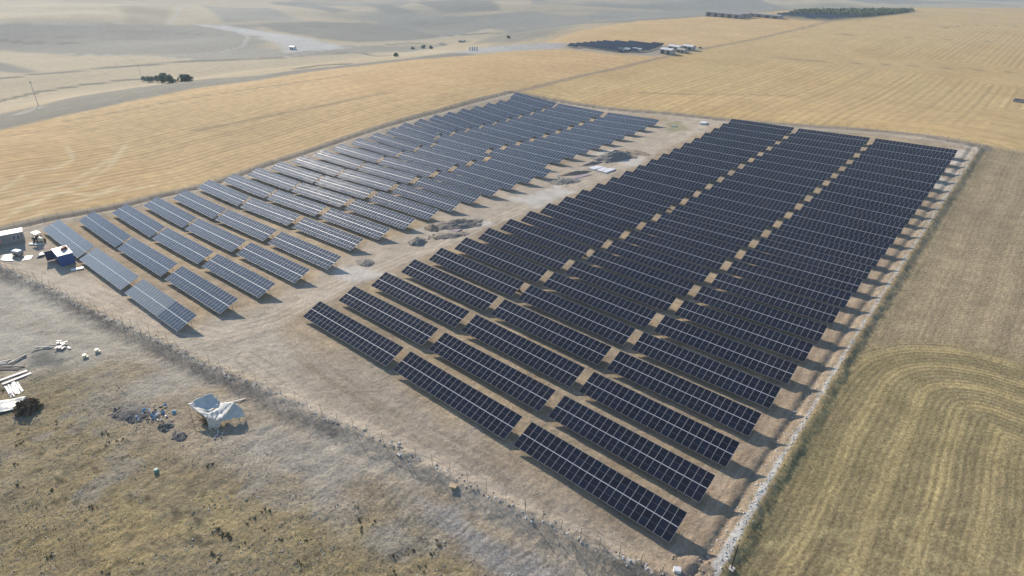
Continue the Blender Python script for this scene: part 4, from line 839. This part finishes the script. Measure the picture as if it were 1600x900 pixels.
# loose stones and litter: uncountable
def scatter(name, kind_ma, pts, rmin, rmax):
    m_ = MB(); zs = ground_z([q[0] for q in pts], [q[1] for q in pts])
    for (x_, y_), z in zip(pts, zs): m_.rock((x_, y_, float(z)+.02), rng.uniform(rmin, rmax), kind_ma[rng.randrange(len(kind_ma))])
    o = m_.build(name); tag(o, kind='stuff'); return o
bp = []
for (x_, y_) in along(FRONT[1:], .22):
    if rng.random() < .75: bp.append((x_+rng.gauss(0, .55), y_+rng.gauss(0, .55)))
scatter('berm_rubble', [M['stone'], M['gravel'], M['gravel'], M['stone'], M['white']], bp, .05, .2)
bp = []
for (x_, y_) in along(RIGHT, .25):
    bp.append((x_+rng.gauss(0, .4), y_+rng.gauss(0, .4)))
    if rng.random() < .5: bp.append((x_-1.3+rng.gauss(0, .4), y_+rng.gauss(0, .4)))
scatter('bank_rubble', [M['concrete'], M['stone'], M['concrete']], bp, .06, .2)
bp = []
while len(bp) < 1500:
    u = rng.uniform(-60, 1000); v = rng.uniform(540, 1000); 
    if v < 450+u*.5+60: continue
    q = flat(u, v); 
    if fbm(np.array([q[0]]), np.array([q[1]]), 8, 2, 88)[0] > .46: bp.append((q[0], q[1]))
scatter('loose_stones', [M['stone'], M['gravel'], M['gravel']], bp, .04, .15)
bp = [tuple(flat(rng.uniform(60, 1000), rng.uniform(560, 900))[:2]) for k in range(260)]
scatter('white_litter', [M['white'], M['stone']], bp, .04, .10)
# weeds: clumps of thin blades
def weeds(name, pts, ma, hmin, hmax, nb=7, label=None):
    V = []; F = []; zs = ground_z([q[0] for q in pts], [q[1] for q in pts]); m_ = MB(); mi = 0
    for (x_, y_), z in zip(pts, zs):
        h = rng.uniform(hmin, hmax)
        for k in range(nb):
            a_ = rng.uniform(0, 6.28); r_ = rng.random()*h*.5; bx, by = x_+math.cos(a_)*r_, y_+math.sin(a_)*r_; w_ = h*.16; a2 = rng.uniform(0, 6.28)
            n_ = len(V); V += [(bx-w_*math.cos(a2), by-w_*math.sin(a2), float(z)-.03), (bx+w_*math.cos(a2), by+w_*math.sin(a2), float(z)-.03), (bx+rng.gauss(0, .35)*h, by+rng.gauss(0, .35)*h, float(z)+h*rng.uniform(.6, 1))]; F.append((n_, n_+1, n_+2))
    m_.v = V; m_.f = F; m_.mats = [M[ma]]; m_.m = [0]*len(F); o = m_.build(name); tag(o, kind='stuff'); return o
bp = []; bg_ = []
for (x_, y_) in along(RIGHT, .18):
    for k in range(1): bp.append((x_+abs(rng.gauss(0, .9))+.6, y_+rng.gauss(0, .2)))
    if rng.random() < .15: bg_.append((x_+rng.uniform(1.2, 4), y_+rng.gauss(0, .3)))
weeds('bank_weeds', bp[::2], 'weed', .12, .34)
bp = []; bd_ = []
while len(bp) < 6000:
    u = rng.uniform(-80, 900); v = rng.uniform(560, 1000)
    if v < 560+u*.36: continue
    q = flat(u, v); n_ = fbm(np.array([q[0]]), np.array([q[1]]), 6, 3, 89)[0]
    if n_ > .5: bp.append((q[0], q[1]))
    elif n_ > .47 and rng.random() < .12: bd_.append((q[0], q[1]))
bs_ = []
while len(bs_) < 210:
    u = rng.uniform(-60, 700); v = rng.uniform(600, 1000)
    if v < 600+u*.36: continue
    q = flat(u, v)
    if fbm(np.array([q[0]]), np.array([q[1]]), 12, 2, 93)[0] > .42: bs_ += [(q[0]+rng.gauss(0, .3), q[1]+rng.gauss(0, .3)) for k in range(3)]
weeds('low_scrub', bs_, 'scrub', .15, .42, 14)
weeds('dry_grass', bp, 'weed', .06, .17, 5); weeds('green_grass', bd_, 'weedgreen', .08, .2, 6)

# ------------------------------------------------------------------ trees
def tree(u, v, h, w, label, group=None, ma='leaf', n=520, dx=0):
    p = at(u, v); o = empty('tree', (p[0], p[1], gz(p[0], p[1]))); tag(o, label, 'tree', group)
    b = MB(); b.bar((0, 0, -.3), (.1, .05, h*.5), w*.05, M['trunk'], 6, w*.025)
    for k in range(5): a_ = k*1.3; b.bar((0, 0, h*(.2+.05*k)), (math.cos(a_)*w*.3, math.sin(a_)*w*.3, h*(.45+.06*k)), w*.022, M['trunk'], 4, w*.008)
    b.build('trunk', o); c = MB(); lobes = [(Vector((rng.gauss(0, .2)*w, rng.gauss(0, .2)*w, h*rng.uniform(.3, .75))), w*rng.uniform(.2, .34)) for k in range(9)]
    for k in range(n):
        lc, lr = lobes[k % 9]; d_ = Vector((rng.gauss(0, 1), rng.gauss(0, 1), rng.gauss(0, 1))).normalized()*lr*rng.uniform(.6, 1.05); s_ = w*.085
        v1 = Vector((rng.gauss(0, 1), rng.gauss(0, 1), rng.gauss(0, 1))).normalized()*s_; v2 = Vector((rng.gauss(0, 1), rng.gauss(0, 1), rng.gauss(0, 1))).normalized()*s_; q = lc+d_; c.add([q-v1, q+v2, q+v1, q-v2], [(0, 1, 2, 3)], M[ma])
    c.build('crown', o); return o
def px_m(u, v): p = at(u, v); return FPX/float((p-CAM) @ FW)
k_ = px_m(250, 128)
for u, v, hp_, wp, lb in ((225, 126, 9, 9, 'small tree at the left end of the clump in the valley'), (235, 128, 13, 13, 'second tree from the left in the valley clump'), (246, 129, 13, 12, 'middle tree of the dense clump in the valley'), (258, 129.5, 13, 14, 'fourth tree from the left in the valley clump'), (266, 129.5, 10, 11, 'low tree at the right end of the valley clump'), (287, 127, 8, 12, 'left one of two low trees right of the valley clump'), (295, 126.5, 8, 10, 'right one of two low trees right of the valley clump')):
    tree(u, v, hp_/k_*.78, wp/k_*.85, lb, 'trees in the valley clump')
for u, v, hp_, wp, lb in ((619, 88.5, 8, 9, 'lone round tree just beyond the crest of the golden field'), (645, 77, 4, 7, 'small bush left of the valley trees'), (662, 75.5, 6, 8, 'left one of two close trees in the valley'), (673, 76.5, 6, 8, 'right one of two close trees in the valley'), (795, 60, 5, 6, 'lone small tree on the far grey slope'), (1094, 75.5, 2.5, 5, 'small bush beside the track right of the farm sheds')):
    k_ = px_m(u, v); tree(u, v, hp_/k_*.75, wp/k_*.85, lb)
# orchard beyond the far solar field: reads as one green mass
W = np.array(atl((1232, 23), (1250, 19), (1430, 17.5), (1395, 22), (1345, 26.5))); c = MB(); xs_, ys_ = W[:, 0], W[:, 1]; pts = []
while len(pts) < 1100:
    X_ = nrg.uniform(xs_.min(), xs_.max(), 400); Y_ = nrg.uniform(ys_.min(), ys_.max(), 400); sd = poly_sd(X_, Y_, W); pts += [(a_, b2) for a_, b2, s_ in zip(X_, Y_, sd) if s_ > 0]
zs = ground_z([q[0] for q in pts], [q[1] for q in pts]); M['orchard'] = mat('orchard_leaf', (.12, .145, .065), .8, var=.3, vscale=.2)
for (x_, y_), z in zip(pts, zs):
    r_ = rng.uniform(1.1, 2.4)
    for k in range(12):
        d_ = Vector((rng.gauss(0, 1), rng.gauss(0, 1), rng.gauss(0, .8))).normalized()*r_*rng.uniform(.5, 1); v1 = Vector((rng.gauss(0, 1), rng.gauss(0, 1), rng.gauss(0, 1))).normalized()*r_*.5; v2 = Vector((rng.gauss(0, 1), rng.gauss(0, 1), rng.gauss(0, 1))).normalized()*r_*.5; q = Vector((x_, y_, float(z)+r_))+d_; c.add([q-v1, q+v2, q+v1, q-v2], [(0, 1, 2, 3)], M['orchard'])
o = c.build('orchard'); tag(o, kind='stuff')

# ------------------------------------------------------------------ distant solar fields: each row a thing
def far_rows(uv, pitch, label_, group, rowd=4.6, tilt=21):
    W = np.array(atl(*uv)); y_ = W[:, 1].min()+1; rows = []
    while y_ < W[:, 1].max():
        xs = np.linspace(W[:, 0].min(), W[:, 0].max(), 400); sd = poly_sd(xs, np.full(400, y_), W); k = np.where(sd > 0)[0]
        if len(k) > 5: rows.append((xs[k[0]], xs[k[-1]], y_))
        y_ += pitch
    for i, (a_, b2, y_) in enumerate(rows):
        if b2-a_ < 6: continue
        n_ = max(2, int((b2-a_)/12)); X_ = np.linspace(a_, b2, n_); Z_ = base(X_, np.full(n_, y_+2)); o = empty('distant_solar_row', (a_, y_, float(Z_[0])))
        lb = label_ % (ORD[min(i, 24)] if i < 25 else 'far'); tag(o, lb, 'solar row', group); m_ = MB(); s_ = MB()
        for j in range(n_-1):
            x0, x1, z0, z1 = X_[j]-a_, X_[j+1]-a_, float(Z_[j]-Z_[0]), float(Z_[j+1]-Z_[0]); ct, st_ = math.cos(R(tilt))*rowd, math.sin(R(tilt))*rowd
            m_.add([(x0, 0, z0+.8), (x1, 0, z1+.8), (x1, ct, z1+.8+st_), (x0, ct, z0+.8+st_), (x0, .03, z0+.72), (x1, .03, z1+.72), (x1, ct+.03, z1+.72+st_), (x0, ct+.03, z0+.72+st_)], [(0, 1, 2, 3), (7, 6, 5, 4), (1, 0, 4, 5), (3, 2, 6, 7)], M['pv'])
            s_.bar((x0+.5, 3.2, z0-.8), (x0+.5, 3.2, z0+1.9), .08, M['steel'], 4); s_.bar((x0+.5, .9, z0-.8), (x0+.5, .9, z0+1.05), .08, M['steel'], 4)
        m_.build('module_array', o); s_.build('support_posts', o)
    return len(rows)
n1_ = far_rows([(884, 73.5), (940, 68.3), (975, 69), (1036, 73), (1012, 81), (985, 83.5), (940, 80)], 6.4, 'dark row of panels, %s from the front, in the solar field beside the sheds', 'rows of the solar field beside the sheds')
n2_ = far_rows([(1208, 24.5), (1240, 21.5), (1345, 27), (1298, 31), (1270, 30)], 9.5, 'dark row of panels, %s from the front, in the solar field before the orchard', 'rows of the solar field before the orchard')
print('far rows', n1_, n2_)
# ------------------------------------------------------------------ distant buildings, poles
def shed(u, v, L, Wd, h, ang, label, wall='wallgrey', roof='roofwhite', name='farm_shed', gable=.8, doors=2, lift=0):
    p = at(u, v); o = empty(name, (p[0], p[1], gz(p[0], p[1])), ang); tag(o, label, 'shed')
    w = MB(); w.box((0, 0, h/2-.5), (L, Wd, h+1), M[wall]); w.add([(-L/2, -Wd/2, h), (-L/2, Wd/2, h), (-L/2, 0, h+gable-.03)], [(0, 2, 1)], M[wall]); w.add([(L/2, -Wd/2, h), (L/2, Wd/2, h), (L/2, 0, h+gable-.03)], [(0, 1, 2)], M[wall]); w.build('wall', o)
    r_ = MB(); e_ = .4; r_.add([(-L/2-e_, -Wd/2-e_, h+.02), (L/2+e_, -Wd/2-e_, h+.02), (L/2+e_, 0, h+gable+.1), (-L/2-e_, 0, h+gable+.1), (-L/2-e_, Wd/2+e_, h+.02), (L/2+e_, Wd/2+e_, h+.02)], [(0, 1, 2, 3), (3, 2, 5, 4)], M[roof]); ro_ = r_.build('roof', o); md = ro_.modifiers.new('t', 'SOLIDIFY'); md.thickness = .12
    for k in range(doors):
        d_ = MB(); d_.box((-L/2+(k+.5)*L/doors, -Wd/2-.04, h*.4), (L/doors*.45, .1, h*.8), M['dark']); d_.build('door', o)
    return o
A0 = R(-5)
shed(1043, 84.0, 9, 6, 3.0, A0, 'nearest white-roofed shed at the right end of the small solar field')
shed(1055, 78.5, 9, 6, 2.8, A0, 'white-roofed shed behind the nearest shed beside the track')
shed(1076, 77.8, 8, 5, 2.6, A0, 'white-roofed shed farthest right beside the track')
shed(1065, 82, 6, 4, 2.0, A0, 'low grey shed between the white-roofed sheds', roof='wallgrey')
shed(458, 77.5, 6, 5, 3.2, R(20), 'lone square white house beside the pale track in the valley', wall='white', name='valley_house')
shed(722, 66, 8, 6, 2.6, R(10), 'low grey farm building among dark hedges in the valley', roof='wallgrey')
shed(1132, 26.5, 40, 10, 4, A0, 'long dark shed on the skyline of the golden field', wall='cladding', roof='cladding', doors=5)
shed(1157, 26.5, 20, 10, 4, A0, 'short dark shed on the skyline beside the long one', wall='cladding', roof='cladding')
shed(1195, 27.0, 36, 10, 3, A0, 'low dark shed next to the far solar field', wall='cladding', roof='cladding', doors=4)
for u, lb in ((970, 'left white parked trailer before the small solar field'), (980, 'middle white parked trailer before the small solar field'), (995, 'right long white parked trailer before the small solar field')):
    p = at(u, 80.5); o = empty('white_trailer', (p[0], p[1], gz(p[0], p[1]))); tag(o, lb, 'trailer'); w = MB(); w.box((0, 0, 1.5), (4 if u < 990 else 7, 2.0, 1.6), M['white']); w.build('body', o)
    for x_ in (-1.2, 1.2): w = MB(); w.bar((x_, -1.05, .4), (x_, 1.05, .4), .4, M['rubber'], 10); w.build('wheel', o)
for k in range(4):
    u = 734.5+k*3.6; p = at(u, 79); m_ = MB(); hh = 5.5/px_m(u, 79); m_.box((0, 0, hh/2), (.55, .55, hh), M['bluebag']); o = m_.build('blue_post'); o.location = (p[0], p[1], gz(p[0], p[1])); tag(o, f"{('leftmost', 'second from left', 'third from left', 'rightmost')[k]} of four blue posts beside the pale track", 'post', 'four blue posts')
def pole(u, v, hp_, label):
    p = at(u, v); h = hp_/px_m(u, v); o = empty('utility_pole', (p[0], p[1], gz(p[0], p[1]))); tag(o, label, 'utility pole'); s = .22
    b = MB(); b.bar((0, 0, -.5), (0, 0, h), s*.7, M['concrete'], 6, s*.45); b.build('shaft', o); b = MB(); b.box((0, 0, h*.93), (h*.16, .3, .3), M['concrete']); b.build('crossarm', o)
    for x_ in (-1, 0, 1): b = MB(); b.bar((x_*h*.07, 0, h*.93), (x_*h*.07, 0, h*.97), .12, M['wallgrey'], 6); b.build('insulator', o)
pole(60, 165, 37, 'tall thin utility pole on the grey slope at far left'); pole(222, 126, 24, 'thin utility pole at the left end of the valley tree clump')
pole(312, 43, 6, 'tiny utility pole where the pale track begins on the far hill')
# small square enclosure in the far right field
p = at(1594, 159); o = empty('block_enclosure', (p[0], p[1], gz(p[0], p[1]))); tag(o, 'small square dark-walled enclosure in the golden field at right edge', 'enclosure')
for dx, dy, sx, sy in ((0, -2.5, 6, .3), (0, 2.5, 6, .3), (-2.85, 0, .3, 4.7), (2.85, 0, .3, 4.7)):
    w = MB(); w.box((dx, dy, .3), (sx, sy, 1.4), M['cladding']); w.build('wall', o)
print('objects', len(bpy.data.objects))
